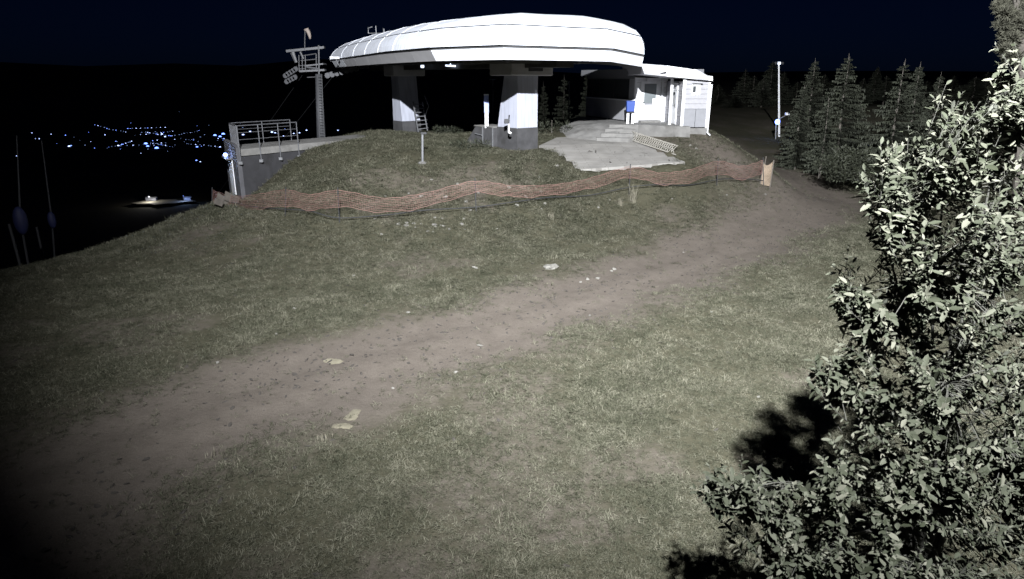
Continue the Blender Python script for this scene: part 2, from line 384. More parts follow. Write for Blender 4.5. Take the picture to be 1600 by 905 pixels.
gm.materials.append(ground_mat())
ground = bpy.data.objects.new('ground', gm); COL.objects.link(ground); tag(ground, kind='structure')

# ------------------------------------------------------------------ paved apron, landing and steps in front of the hut
def paving_mat():
    m = mat('paving', (0.25, 0.243, 0.232), 0.9, 0, 0.14, 1.6, 0.3, 14)
    n, l = m.node_tree.nodes, m.node_tree.links; b = n['Principled BSDF']
    src = b.inputs['Base Color'].links[0].from_socket
    tc = n.new('ShaderNodeTexCoord'); mp = n.new('ShaderNodeMapping'); mp.inputs['Rotation'].default_value = (0, 0, R(-7)); mp.inputs['Scale'].default_value = (1, 1, 1)
    l.new(tc.outputs['Object'], mp.inputs[0])
    br = n.new('ShaderNodeTexBrick'); br.inputs['Scale'].default_value = 1.0; br.inputs['Brick Width'].default_value = 1.6; br.inputs['Row Height'].default_value = 0.16
    br.inputs['Mortar Size'].default_value = 0.018; br.inputs['Color1'].default_value = (1, 1, 1, 1); br.inputs['Color2'].default_value = (0.90, 0.89, 0.88, 1); br.inputs['Mortar'].default_value = (0.66, 0.65, 0.64, 1)
    l.new(mp.outputs[0], br.inputs['Vector'])
    mx = n.new('ShaderNodeMix'); mx.data_type = 'RGBA'; mx.blend_type = 'MULTIPLY'; mx.inputs[0].default_value = 1
    l.new(src, mx.inputs[6]); l.new(br.outputs[0], mx.inputs[7])
    nz = n.new('ShaderNodeTexNoise'); nz.inputs['Scale'].default_value = 2.3; nz.inputs['Detail'].default_value = 6; l.new(tc.outputs['Object'], nz.inputs['Vector'])
    rp = n.new('ShaderNodeValToRGB'); rp.color_ramp.elements[0].position = 0.66; rp.color_ramp.elements[1].position = 0.70; l.new(nz.outputs[0], rp.inputs[0])
    m2 = n.new('ShaderNodeMix'); m2.data_type = 'RGBA'; l.new(rp.outputs[0], m2.inputs[0]); l.new(mx.outputs[2], m2.inputs[6]); m2.inputs[7].default_value = (0.10, 0.095, 0.085, 1)
    l.new(m2.outputs[2], b.inputs['Base Color'])
    return m
M['paving'] = paving_mat()
def slab(name, pts, thick, m, cuts=6):
    bm = bmesh.new(); vs = [bm.verts.new(p) for p in pts]; f = bm.faces.new(vs)
    if f.normal.z < 0 or (f.normal_update() or f.normal.z < 0): bmesh.ops.reverse_faces(bm, faces=[f])
    bmesh.ops.triangulate(bm, faces=bm.faces[:])
    r = bmesh.ops.extrude_face_region(bm, geom=bm.faces[:])
    bmesh.ops.translate(bm, verts=[e for e in r['geom'] if isinstance(e, bmesh.types.BMVert)], vec=(0, 0, -thick))
    bmesh.ops.recalc_face_normals(bm, faces=bm.faces[:])
    me = bpy.data.meshes.new(name); bm.to_mesh(me); bm.free(); me.materials.append(M[m])
    o = bpy.data.objects.new(name, me); COL.objects.link(o); return o
tag(slab('pavement', [p + Vector((0, 0, 0.005)) for p in PAD], 0.6, 'paving'), kind='structure')
TOPL = [(4.35, 43.9), (3.75, 40.6), (3.9, 39.0), (4.7, 37.7), (6.2, 36.5)]
BOTL = [(3.3, 44.6), (2.1, 40.4), (1.9, 37.6), (2.5, 35.7), (5.0, 34.85)]
LAND = TOPL + [(7.6, 35.2), (8.9, 34.4), (9.2, 38.6), (6.8, 38.3)]
tag(slab('pavement', [Vector((x, y, 3.66)) for x, y in LAND], 0.8, 'concrete'), kind='structure')
# the rough concrete bank that carries the landing, seen beside the steps
def along(pts, t):
    k = min(int(t * (len(pts) - 1)), len(pts) - 2); f = t * (len(pts) - 1) - k
    return (pts[k][0] + (pts[k + 1][0] - pts[k][0]) * f, pts[k][1] + (pts[k + 1][1] - pts[k][1]) * f)
nu_, nv_ = 60, 16; vs = []
for j in range(nv_):
    for i in range(nu_):
        t = j / (nv_ - 1); a, b_ = along(BOTL, i / (nu_ - 1)), along(TOPL, i / (nu_ - 1))
        x, y = a[0] + (b_[0] - a[0]) * t, a[1] + (b_[1] - a[1]) * t
        z0_ = min(gz(a[0], a[1]), 2.9) - 0.15; z = z0_ + (3.668 - z0_) * (1 - (1 - t) ** 1.7)
        vs.append((x, y, z + random.uniform(-.025, .025) * (0 < j < nv_ - 1)))
fs = [(j * nu_ + i, j * nu_ + i + 1, (j + 1) * nu_ + i + 1, (j + 1) * nu_ + i) for j in range(nv_ - 1) for i in range(nu_ - 1)]
tag(MB().add(vs, fs).build('embankment', 'concrete', smooth=True), kind='structure')
st = thing('steps', (5.9, 35.6, 2.8), 'four low concrete steps climbing from the paved apron to the hut', 'steps')
for k in range(4):
    t0 = k / 4; a = P(932, 213, 35.2).lerp(Vector((5.35, 36.5, 0)), t0); b_ = P(985, 216, 34.9).lerp(Vector((6.75, 36.1, 0)), t0)
    z = 2.86 + 0.2 * (k + 1); d = Vector((0.12, 1.6 - 0.3 * k, 0))
    MB().obox((a.x, a.y, z - 0.6), (b_.x - a.x, b_.y - a.y, 0), d, (0, 0, 0.6)).build('step', 'concrete', st, bevel=0.02)

# ------------------------------------------------------------------ chairlift station
def UV(u, v, z=0.0): return END0 + UD * u + ND * v + Vector((0, 0, z))
stn = thing('chairlift_station', UV(9, 0, 2.9), 'long white rounded chairlift station canopy on two tapered pillars', 'chairlift station')
OUT = [(0.0, 4.0), (1.3, 4.35), (2.6, 4.68), (3.9, 4.9), (6.0, 4.64), (8.1, 4.34), (10.2, 4.03), (12.3, 3.71), (14.4, 3.39), (16.8, 3.0), (19.5, 2.5), (21.7, 1.5), (22.2, 0.0),
       (21.7, -1.5), (19.5, -2.5), (16.8, -3.0), (14.4, -3.39), (12.3, -3.71), (10.2, -4.03), (8.1, -4.34), (6.0, -4.64), (3.9, -4.9), (2.0, -4.8), (0.2, -4.35), (-0.5, -1.6), (-0.32, 0.4), (-0.15, 2.3)]
SEC = [(1.0, 7.20), (0.985, 7.44), (0.95, 7.70), (0.88, 7.97), (0.78, 8.22), (0.62, 8.44), (0.42, 8.57), (0.2, 8.64), (0.0, 8.66)]
def shell(u, v, k, z, lift=0.0):
    wk = max(0, min(1, -v / 3.5)) * max(0, min(1, (6 - u) / 4.0)); k = k + 0.75 * wk * (1 - k) * k
    su = min(max(u, 3.0), 14.5)
    pu, pv = su + (u - su) * k, v * k
    drop = 0.16 * max(0, (pu - 9) / 10.5) + 0.16 * max(0, (pu - 9) / 10.5) * (z - 7.2)
    drop += 0.20 * max(0, min(1, (-pv - 1.4) / 3.0)) * max(0, min(1, (4 - pu) / 3.0))
    return UV(pu, pv, z - drop) + Vector((0, 0, lift))
def lerp2(a, b, t): return (a[0] + (b[0] - a[0]) * t, a[1] + (b[1] - a[1]) * t)
def strip_panel(a, b, secs, m, name, gap=0.012, thick=0.04, nu=3):
    L = math.hypot(a[0] - b[0], a[1] - b[1]); g = gap / L
    top = []
    for (k, z) in secs:
        for j in range(nu + 1):
            p = lerp2(a, b, g + (1 - 2 * g) * j / nu)
            top.append(shell(p[0], p[1], k, z))
    c = UV(9, 0, 7.0); W = nu + 1; H = len(secs)
    bot = [p + (c - p).normalized() * thick for p in top]; n = len(top)
    fs = []
    for i in range(H - 1):
        for j in range(nu):
            q = (i * W + j, i * W + j + 1, (i + 1) * W + j + 1, (i + 1) * W + j); fs.append(q[::-1]); fs.append(tuple(x + n for x in q))
    rim = [j for j in range(W)] + [i * W + nu for i in range(1, H)] + [(H - 1) * W + j for j in range(nu - 1, -1, -1)] + [i * W for i in range(H - 2, 0, -1)]
    for i in range(len(rim)):
        a_, b_ = rim[i], rim[(i + 1) % len(rim)]; fs.append((a_, b_, b_ + n, a_ + n))
    return MB().add(top + bot, fs).build(name, m, stn)
nO = len(OUT)
lowS = [(1.0, 7.205), (0.985, 7.44), (0.95, 7.70), (0.886, 7.953)]
upS = [(0.871, 7.998), (0.78, 8.22), (0.62, 8.44), (0.42, 8.57), (0.2, 8.64), (0.03, 8.66)]
for i in range(nO):
    a, b = OUT[i], OUT[(i + 1) % nO]
    g = 0.012 if i in (0, nO - 1, 3, 23) else 0.004
    strip_panel(a, b, lowS, 'panel', 'shell_panel', g)
    strip_panel(a, b, upS, 'panel', 'roof_panel', g)
    # skirt: slanted band under the shell, leaning inwards towards its lower edge
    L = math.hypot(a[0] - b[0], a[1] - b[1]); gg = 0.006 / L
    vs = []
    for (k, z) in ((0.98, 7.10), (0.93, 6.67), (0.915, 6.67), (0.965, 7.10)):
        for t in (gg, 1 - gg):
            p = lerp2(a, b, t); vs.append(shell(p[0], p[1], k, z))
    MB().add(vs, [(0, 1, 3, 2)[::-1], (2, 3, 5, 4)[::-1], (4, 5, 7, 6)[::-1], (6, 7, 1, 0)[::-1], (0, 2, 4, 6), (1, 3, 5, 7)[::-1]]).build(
        'skirt_panel', 'skirt_pale_lit' if i in (9,) or i in (0, 1, 2, 23, 24, 25, 26) else 'skirt', stn)  # one pale nose panel; on the end the paint imitates stronger light
    if 3 < i < 12:                                        # cover strips over the joints of the long side
        pts = [shell(a[0], a[1], k * 1.003, z + 0.004) for k, z in lowS]
        MB().tube(pts, 0.013, 4).build('joint_strip', 'rib', stn)
        pts = [shell(a[0], a[1], k * 1.003, z + 0.006) for k, z in upS[:4]]
        MB().tube(pts, 0.013, 4).build('joint_strip', 'rib', stn)
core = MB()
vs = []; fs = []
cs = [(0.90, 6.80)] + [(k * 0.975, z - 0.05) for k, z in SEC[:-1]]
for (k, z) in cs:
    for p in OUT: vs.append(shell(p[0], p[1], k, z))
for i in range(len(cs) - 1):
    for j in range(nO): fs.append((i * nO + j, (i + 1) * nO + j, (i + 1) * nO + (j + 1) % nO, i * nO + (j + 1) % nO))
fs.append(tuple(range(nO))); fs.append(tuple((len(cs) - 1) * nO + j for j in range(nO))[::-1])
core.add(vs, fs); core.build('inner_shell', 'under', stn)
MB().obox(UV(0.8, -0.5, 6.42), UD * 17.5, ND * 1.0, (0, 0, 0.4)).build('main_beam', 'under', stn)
for v in (-2.2, 2.2):                                    # running rails with drive tyres
    MB().obox(UV(1.5, v - 0.1, 6.64), UD * 14.5, ND * 0.2, (0, 0, 0.2)).build('guide_rail', 'under', stn)
    for k in range(13):
        c = UV(2.2 + k, v * 0.94, 6.82)
        MB().tube([c - ND * 0.07, c + ND * 0.07], 0.2, 12).build('tyre', 'dark', stn)
c = UV(4.2, 0, 6.68); bw = MB(); ringp = [c + UD * (2.4 * math.cos(w)) + ND * (2.4 * math.sin(w)) for w in np.linspace(0, 2 * math.pi, 33)]
bw.tube(ringp, 0.12, 6, False)
for k in range(6):
    w = k * math.pi / 3; bw.tube([c, c + (UD * math.cos(w) + ND * math.sin(w)) * 2.4], 0.07, 5)
bw.build('bullwheel', 'under', stn)
def pillar(Fp, ab, at, b, inner, zb, zp, zt):
    """Fp: near corner on the ground; ab, at: length along the line at the base and at the top; inner: which side leans"""
    F0 = Vector((Fp[0], Fp[1], 0)); W = -ND * b
    def ringz(z, t, grow=0.0):
        a0, a1 = (0, ab + (at - ab) * t) if inner > 0 else ((ab - at) * t * 1.0, ab)
        p = [F0 + UD * (a0 - grow) - W.normalized() * grow, F0 + UD * (a1 + grow) - W.normalized() * grow, F0 + UD * (a1 + grow) + W + W.normalized() * grow, F0 + UD * (a0 - grow) + W + W.normalized() * grow]
        return [q + Vector((0, 0, z)) for q in p]
    tq = (zp - zb) / (zt - zb)
    m = MB(); lo, hi = ringz(zp, tq), ringz(zt, 1)
    m.add(lo + hi, [(0, 1, 2, 3), (7, 6, 5, 4)] + [(j, 4 + j, 4 + (j + 1) % 4, (j + 1) % 4) for j in range(4)])
    pl = m.build('pillar', 'pillar', stn, bevel=0.015)
    m = MB(); lo, hi = ringz(zb - 1.0, -0.3, 0.015), ringz(zp - 0.002, tq, 0.015)
    m.add(lo + hi, [(0, 1, 2, 3), (7, 6, 5, 4)] + [(j, 4 + j, 4 + (j + 1) % 4, (j + 1) % 4) for j in range(4)])
    m.build('plinth', 'plinth', pl)
    return F0
RP = pillar((0.25, 32.0), 1.77, 0.95, 1.22, 1, 2.75, 3.75, 6.35)
LP = pillar((-6.4, 40.5), 1.15, 0.8, 1.22, -1, 2.9, 3.55, 6.35)
def crosshead(F0, u0, u1, v0, v1, name='crosshead', slot=True):
    o = F0 + UD * u0 + ND * v0 + Vector((0, 0, 6.08))
    ch = MB().obox(o, UD * (u1 - u0), ND * (v1 - v0), (0, 0, 0.62)).build(name, 'crosshead', stn, bevel=0.06)
    if slot:
        q = F0 + UD * (u0 - 0.02) + ND * (-0.35) + Vector((0, 0, 6.28))
        MB().obox(q, UD * 0.03, -ND * 0.85, (0, 0, 0.2)).build('vent', 'dark', ch)
crosshead(RP, -0.35, 1.35, -1.85, 0.6)
crosshead(LP, -0.1, 1.1, -1.6, 0.5, slot=False)
# the small bright fittings under the canopy
pq = P(660, 104, 38.0)
lt = MB().box(pq, 0.16, 0.12, 0.14, 0.5); lt.tube([pq + Vector((0, 0, 0.1)), pq + Vector((0, 0, 0.6))], 0.03, 5)
o = lt.build('hanging_lamp', 'lamp_soft', origin=pq, bevel=0.02); tag(o, 'small bright lamp hanging under the canopy beside the far pillar', 'lamp')
for (x0, y0, x1, y1) in ((696, 102.5, 712, 103.5), (726, 103, 734, 105)):  # glow added where rollers under the canopy catch the floodlight
    a, b = P(x0, y0, 36.5), P(x1, y1, 36.0)
    m_ = MB(); m_.obox(a - Vector((0, 0.05, 0.04)), b - a, (0, 0.1, 0), (0, 0, 0.08)); m_.tube([a.lerp(b, .5), a.lerp(b, .5) + Vector((0, 0, 0.55))], 0.025, 4)
    o = m_.build('glow_strip', 'lamp_soft', origin=a); tag(o, 'longer added glowing strip in place of lit rollers under the canopy' if x0 < 700 else 'shorter added glowing strip in place of lit rollers nearer the front pillar', 'strip light')

# security camera on the canopy's skirt, wind vane on its roof
q = shell(16.8, 3.0, 1.02, 7.16)
sc_ = thing('security_camera', q, 'small white security camera on the canopy edge near its narrow end', 'camera')
MB().obox(q - Vector((0.1, 0.1, 0.02)), ND * 0.55 - UD * 0.15, Vector((0.1, 0.08, 0)), (0, 0, 0.14)).build('body', 'white', sc_, bevel=0.02)
MB().tube([q + ND * 0.25, q + ND * 0.1 + Vector((0, 0, -0.35)), q - ND * 0.12 + Vector((0, 0, -0.38))], 0.035, 5).build('bracket', 'galv', sc_)
q = shell(16.2, 2.2, 0.6, 8.40, -0.1)
an = thing('anemometer', q, 'small wind gauge standing on top of the white canopy', 'wind gauge')
MB().tube([q, q + Vector((0, 0, 0.75))], 0.025, 5).build('mast', 'galv', an)
MB().tube([q + Vector((-0.45, 0, 0.35)), q + Vector((0.45, 0, 0.35))], 0.02, 5).build('arm', 'galv', an)
MB().tube([q + Vector((-0.45, 0, 0.35)), q + Vector((-0.45, 0, 0.62)), q + Vector((-0.2, 0, 0.7))], 0.03, 5).build('vane', 'galv', an)
MB().tube([q + Vector((0.45, 0, 0.3)), q + Vector((0.45, 0, 0.6))], 0.045, 6).build('cup', 'galv', an)

# aluminium steps leaning on the far pillar
lb0, lb1 = P(653.5, 205, 39.0), P(668, 203, 39.6); lt0, lt1 = P(645.5, 159, 40.2), P(660, 160, 40.8)
ld = thing('step_ladder', lb0, 'slanted metal ladder with flat treads leaning on the far pillar', 'ladder')
for a, b in ((lb0, lt0), (lb1, lt1)): MB().tube([a - Vector((0, 0, .05)), b], 0.035, 4).build('stringer', 'galv', ld)
for k in range(7):
    t = (k + 0.35) / 7; a, b = lb0.lerp(lt0, t), lb1.lerp(lt1, t)
    MB().obox(a, b - a, (0.05, 0.28, 0), (0, 0, 0.04)).build('tread', 'galv', ld)
MB().tube([lb1.lerp(lt1, 0.5), lb1.lerp(lt1, 0.5) + Vector((0.25, -.1, 0.55)), lb1.lerp(lt1, 0.8) + Vector((0.1, 0, 0.7))], 0.03, 5).build('handrail', 'galv', ld)

# concrete block with steps beside the front pillar
o = P(772, 231, 33.1); o.z = 2.2; Ld = UD * 1.75; Dp = -ND * 1.0
cb = thing('concrete_block', (o.x, o.y, 2.8), 'dark grey concrete block with sloping end beside the front pillar', 'concrete block')
L0 = o; MB().prism([L0, L0 + UD * 2.3, L0 + UD * 2.3 + Vector((0, 0, 0.75)), L0 + UD * 1.55 + Vector((0, 0, 1.50)), L0 + Vector((0, 0, 1.50))], Dp).build('body', 'plinth', cb, bevel=0.02)
MB().obox(L0 + Vector((0, 0, 1.505)) + ND * 0.05, UD * 1.6, Dp * 1.1, (0, 0, 0.05)).build('cap', 'concrete', cb)
for u in (0.02, 0.85): MB().obox(L0 + UD * u + ND * 0.03, UD * 0.06, ND * 0.03, (0, 0, 1.5)).build('edge_strip', 'galv', cb)
MB().tube([L0 + UD * 0.9 + ND * 0.07 + Vector((0, 0, 1.1)), L0 + UD * 1.5 + ND * 0.07 + Vector((0, 0, 1.15))], 0.025, 5).build('handrail', 'galv', cb)
q = P(760.5, 197.5, 33.6); sp = thing('sign_post', q, 'narrow upright post with pale blue panel beside the front pillar', 'sign')
MB().box(q + Vector((0, 0, 0.30)), 0.17, 0.05, 0.75).build('post', 'white', sp)
MB().box(q + Vector((0, -0.01, 1.05)), 0.22, 0.06, 0.80).build('panel', 'signblue', sp)
MB().box(q + Vector((0, -0.01, 1.48)), 0.24, 0.07, 0.06).build('cap', 'white', sp)
q = P(795, 207, 31.7); wt = thing('water_valve', q, 'black valve on a short white pipe against the front pillar', 'valve')
MB().tube([q, q + Vector((0, 0, 0.38)), q + Vector((-0.05, 0, 0.5))], 0.04, 6).build('pipe', 'white', wt)
MB().box(q + Vector((-0.09, -0.03, 0.5)), 0.24, 0.12, 0.2).build('valve_body', 'dark', wt, bevel=0.02)
MB().tube([q + Vector((0, 0, 0.5)), q + Vector((0.02, 0, 0.78))], 0.03, 5).build('stem', 'dark', wt)
MB().tube([q + Vector((0, 0, 0.0)), q + Vector((0.12, -0.05, -0.03))], 0.05, 6).build('spout', 'white', wt)
# slim posts behind the station
for (px, y0, y1, Y, lab) in ((770, 124, 168, 47, 'slim grey pole with a T-shaped top behind the front pillar'), (889, 128, 184, 45, 'thin dark pole standing behind the paved apron')):
    b_, t_ = P(px, y1, Y), P(px, y0, Y); b_.z = min(b_.z, gz(b_.x, b_.y)) - 0.1
    th = thing('pole', b_, lab, 'pole'); MB().tube([b_, t_], [0.05, 0.04], 6).build('shaft', 'towersteel', th)
    MB().box(t_, 0.45 if px < 800 else 0.12, 0.08, 0.08).build('head', 'towersteel', th)
q = ground_at(660, 255); t_ = P(660, 209, q.y)
sp = thing('marker_post', q, 'short white metal post with a dark cap on the grassy mound', 'post')
MB().tube([q - Vector((0, 0, .2)), t_], 0.05, 8).build('shaft', 'galv', sp)
MB().box(t_ + Vector((0.06, 0, 0.02)), 0.26, 0.14, 0.09).build('cap', 'dark', sp, bevel=0.01)
MB().ball(q, 0.22, 1, 1, 0.35).build('footing', 'concrete', sp)

# ------------------------------------------------------------------ first lift tower with working platform
tb, tt = P(500, 209, 49.0), P(497.5, 116, 49.0)
tw = thing('lift_tower', tb, 'round grey steel lift tower with ladder and work platform left of the canopy', 'lift tower')
MB().tube([tb - Vector((0, 0, 2)), tt], [0.36, 0.21], 18).build('shaft', 'towersteel', tw, smooth=True)
lad = MB().tube([tb + Vector((0.06, -0.47, -1)), tt + Vector((0.06, -0.36, 0))], 0.025, 4).tube([tb + Vector((0.36, -0.40, -1)), tt + Vector((0.30, -0.30, 0))], 0.025, 4).build('ladder', 'galv', tw)
for k in range(24):
    t = k / 24; a = (tb + Vector((0.06, -0.47, -0.5))).lerp(tt + Vector((0.06, -0.36, 0)), t); b = (tb + Vector((0.36, -0.40, -.5))).lerp(tt + Vector((0.30, -0.30, 0)), t)
    MB().tube([a, b], 0.02, 4).build('rung', 'galv', lad)
Y = 49.0
MB().obox(P(447, 82, Y), P(506, 76, Y) - P(447, 82, Y), (0, 0.35, 0), (0, 0, 0.16)).build('top_beam', 'galv', tw)
MB().tube([P(457, 82, Y), P(463, 98, Y)], [0.16, 0.10], 6).build('strut', 'galv', tw)
MB().tube([P(469, 81, Y), P(474, 92, Y)], 0.07, 6).build('strut', 'galv', tw)
MB().tube([P(498, 71, Y), P(498.5, 122, Y)], 0.055, 6).build('riser', 'galv', tw)
MB().obox(P(468, 113, Y), P(507, 111, Y) - P(468, 113, Y), (0, 0.5, 0), (0, 0, 0.13)).build('crossarm', 'galv', tw)
MB().obox(P(476, 104, Y), P(505, 101, Y) - P(476, 104, Y), (0, 0.9, 0), (0, 0, 0.09)).build('platform', 'galv', tw)
MB().tube([P(480, 121, Y), P(503, 120, Y)], 0.03, 5).build('brace', 'galv', tw)
MB().tube([P(479, 105, Y), P(499, 108, Y)], 0.06, 5).build('brace', 'galv', tw)
for px in (467, 472, 477, 494): MB().tube([P(px, 86 if px < 494 else 84, Y), P(px + 0.5, 112, Y)], 0.03, 5).build('rail_post', 'galv', tw)
for (a, b) in (((474, 87), (494, 84)), ((470, 95), (494, 92.5)), ((466, 103), (478, 102)), ((466, 108), (478, 107))):
    MB().tube([P(*a, Y), P(*b, Y)], 0.028, 5).build('guard_rail', 'galv', tw)
for (a, b, n_) in (((444, 117), (464, 104), 5), ((446, 126), (463, 117), 4), ((508, 116), (560, 103.5), 7)):
    A_, B_ = P(*a, Y if a[0] < 500 else 44.0), P(*b, Y if a[0] < 500 else 44.0)
    sh = MB().tube([A_, B_], 0.05, 5).build('sheave_train', 'towersteel', tw)
    for k in range(n_):
        c = A_.lerp(B_, (k + 0.5) / n_) + Vector((0, -0.02, -0.12)); MB().tube([c - Vector((0, .06, 0)), c + Vector((0, .06, 0))], 0.17, 10).build('sheave', 'towersteel', sh)
q = P(476, 78, Y); ws = thing('windsock', q, 'limp pale windsock on a thin mast above the lift tower', 'windsock')
top = P(476.5, 48, Y)
MB().tube([q, top], 0.03, 5).build('mast', 'galv', ws)
MB().tube([top + Vector((-0.02, 0, 0.02)), P(480, 46.5, Y), P(482.5, 52, Y), P(484, 57, Y), P(484.5, 61, Y)], [0.10, 0.15, 0.13, 0.10, 0.06], 8).build('sock', 'sock', ws, smooth=True)
# haul ropes leaving the tower down the line
for dx in (-1.3, 0.9):
    a = tt + Vector((dx, 0.5, -0.1)); b = a + UD * 160 + Vector((0, 0, -60)); pts = [a.lerp(b, t) - Vector((0, 0, 14 * t * (1 - t))) for t in np.linspace(0, 1, 14)]
    o = MB().tube(pts, 0.025, 4).build('haul_rope', 'dark', origin=a)
    tag(o, 'steel haul rope running downhill from the tower, %s of the two' % ('outer' if dx < 0 else 'inner'), 'cable')

# ------------------------------------------------------------------ bunker with deck and railing on the left of the mound
C0 = P(378, 313, 30.0); C0.z -= 0.8
fd = (Vector((-8.2, 35.4, 0)) - Vector((C0.x, C0.y, 0))).normalized()       # front wall direction
sd = Vector((-0.50, 0.866, 0))                                              # door wall direction
ZT = 3.02
bu = thing('concrete_bunker', (C0.x, C0.y, 0.7), 'dark concrete retaining bunker set into the mound, with a door on its left', 'bunker')
LW, LS = 7.2, 3.6
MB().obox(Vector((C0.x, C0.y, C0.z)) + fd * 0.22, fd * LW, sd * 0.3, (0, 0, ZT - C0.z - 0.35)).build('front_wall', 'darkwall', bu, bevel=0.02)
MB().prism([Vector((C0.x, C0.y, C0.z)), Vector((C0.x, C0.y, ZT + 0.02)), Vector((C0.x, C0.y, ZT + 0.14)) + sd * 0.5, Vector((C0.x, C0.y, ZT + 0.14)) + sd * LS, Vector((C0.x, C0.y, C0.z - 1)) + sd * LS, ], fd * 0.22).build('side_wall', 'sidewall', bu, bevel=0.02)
MB().obox(Vector((C0.x, C0.y, ZT - 0.34)) - fd * -0.225 - sd * 0.08, fd * (LW + 0.6), sd * 2.3, (0, 0, 0.30)).build('deck', 'concrete', bu, bevel=0.02)
dw = Vector((C0.x, C0.y, 0)) + sd * 1.45 - fd * 0.04
MB().obox(dw + Vector((0, 0, 0.62)), sd * 1.15, fd * 0.06, (0, 0, 1.75)).build('door', 'white', bu)
MB().obox(dw + sd * -0.1 - fd * 0.28 + Vector((0, 0, 2.42)), sd * 1.4, fd * 0.33, (0, 0, 0.06)).build('door_canopy', 'galv', bu)
ra = thing('railing', (C0.x, C0.y, ZT), 'galvanised tube railing along the edges of the bunker deck', 'railing')
base = Vector((C0.x, C0.y, 0)) + fd * 0.15
def rail(p0, p1, z0, z1, n_, low, bars=3, back=False):
    for k in range(n_):
        p = p0.lerp(p1, k / (n_ - 1)); po = MB().tube([p + Vector((0, 0, ZT - low)), p + Vector((0, 0, ZT + 0.98))], 0.022, 6).build('post', 'towersteel', ra)
        if low > 0.3: MB().box(p + Vector((0, 0, ZT - low)), 0.16, 0.10, 0.12).build('foot_bracket', 'galv', po)
    for j in range(bars):
        h = ZT + 0.98 - j * 0.30
        MB().tube([p0 + Vector((0, 0, h)), p1 + Vector((0, 0, h))], 0.022 if j == 0 else 0.012, 5).build('rail', 'towersteel', ra)
pf = base - sd * 0.14
rail(pf, pf + fd * 3.1, 0, 0, 4, 0.62, 3)
rail(pf + sd * 2.1 + fd * 0.1, pf + sd * 2.1 + fd * 3.3, 0, 0, 3, 0.05, 2)
rail(pf + sd * 0.25, pf + sd * 2.1, 0, 0, 6, 0.05, 1)
q = dw + sd * 0.45 - fd * 0.14 + Vector((0, 0, 2.60)); wl_ = thing('wall_lamp', q, 'small bluish wall lamp shining above the bunker door', 'lamp')
MB().tube([q + fd * 0.14, q], 0.03, 5).build('arm', 'galv', wl_)
MB().ball(q - fd * 0.06, 0.10).build('bulb', 'lamp_blue', wl_, smooth=True)
pl_ = bpy.data.lights.new('wall_lamp_light', 'POINT'); pl_.energy = 26; pl_.color = (0.45, 0.6, 1.0); pl_.shadow_soft_size = 0.1
plo = bpy.data.objects.new('wall_lamp_light', pl_); COL.objects.link(plo); plo.location = q - fd * 0.3 + Vector((0, 0, -0.02))
# old net and boards dumped at the bunker's foot
q = ground_at(352, 322); bd = thing('board_heap', q, 'grey weathered boards leaning in a heap at the bunker foot', 'boards')
for k, (a, b, w) in enumerate((((338, 312), (358, 326), 0.3), ((350, 312), (372, 322), 0.35), ((333, 318), (347, 323), 0.2))):
    A_, B_ = P(*a, q.y + 0.3 - 0.3 * k), P(*b, q.y - 0.1 - 0.3 * k); MB().obox(A_, B_ - A_, (0.05, 0.12, w), (0, 0.04, 0.01)).build('board', 'wood', bd)

# ------------------------------------------------------------------ operator hut
Z0 = 3.66
hut = thing('operator_hut', (8.2, 37.5, Z0), 'small white panelled operator hut with flat sheet roof behind the canopy', 'hut')
SWa, SWb = Vector((4.75, 44.2, 0)), Vector((6.62, 37.85, 0))                 # wall facing the station
sw = (SWb - SWa).normalized(); swn = Vector((sw.y, -sw.x, 0)); swl = (SWb - SWa).length
if swn.x > 0: swn = -swn
fa, fb = SWb.copy(), Vector((8.45, 38.35, 0)); fw = (fb - fa).normalized(); fn = Vector((fw.y, -fw.x, 0))
wa, wb = Vector((8.66, 35.15, 0)), Vector((9.86, 35.1, 0)); ZW = 3.58
up = lambda z: Vector((0, 0, z))
def wallbox(a, d, l, nrm, z0, z1, t, name, m, par=hut, off=0.0, bevel=0.0):
    return MB().obox(a + nrm * off + up(z0), d * l, nrm * t, up(z1 - z0)).build(name, m, par, bevel=bevel)
# station-side wall: boards below, long window above
for k in range(6):
    l = swl / 6; wallbox(SWa + sw * (l * k + 0.008), sw, l - 0.016, swn, Z0 + 0.06, Z0 + 1.12, 0.06, 'wall_panel', 'wallboard')
wallbox(SWa, sw, swl, swn, Z0 - 0.6, Z0 + 0.055, 0.04, 'base_strip', 'dark')
wallbox(SWa, sw, swl, swn, Z0 + 1.12, Z0 + 1.19, 0.16, 'window_sill', 'white')
for k in range(3):
    l = (swl - 0.55) / 3; w_ = wallbox(SWa + sw * l * k, sw, l, swn, Z0 + 1.19, Z0 + 2.28, 0.05, 'window', 'dark', off=-0.02)
    wallbox(SWa + sw * (l * k + 0.07), sw, l - 0.14, swn, Z0 + 1.26, Z0 + 2.21, 0.012, 'pane', 'glass', w_, off=0.031)
wallbox(SWa + sw * (swl - 0.55), sw, 0.53, swn, Z0 + 1.19, Z0 + 2.3, 0.055, 'wall_panel', 'wallboard')
wallbox(SWa, sw, swl, swn, Z0 + 2.28, Z0 + 2.5, 0.07, 'window_header', 'greyboard')
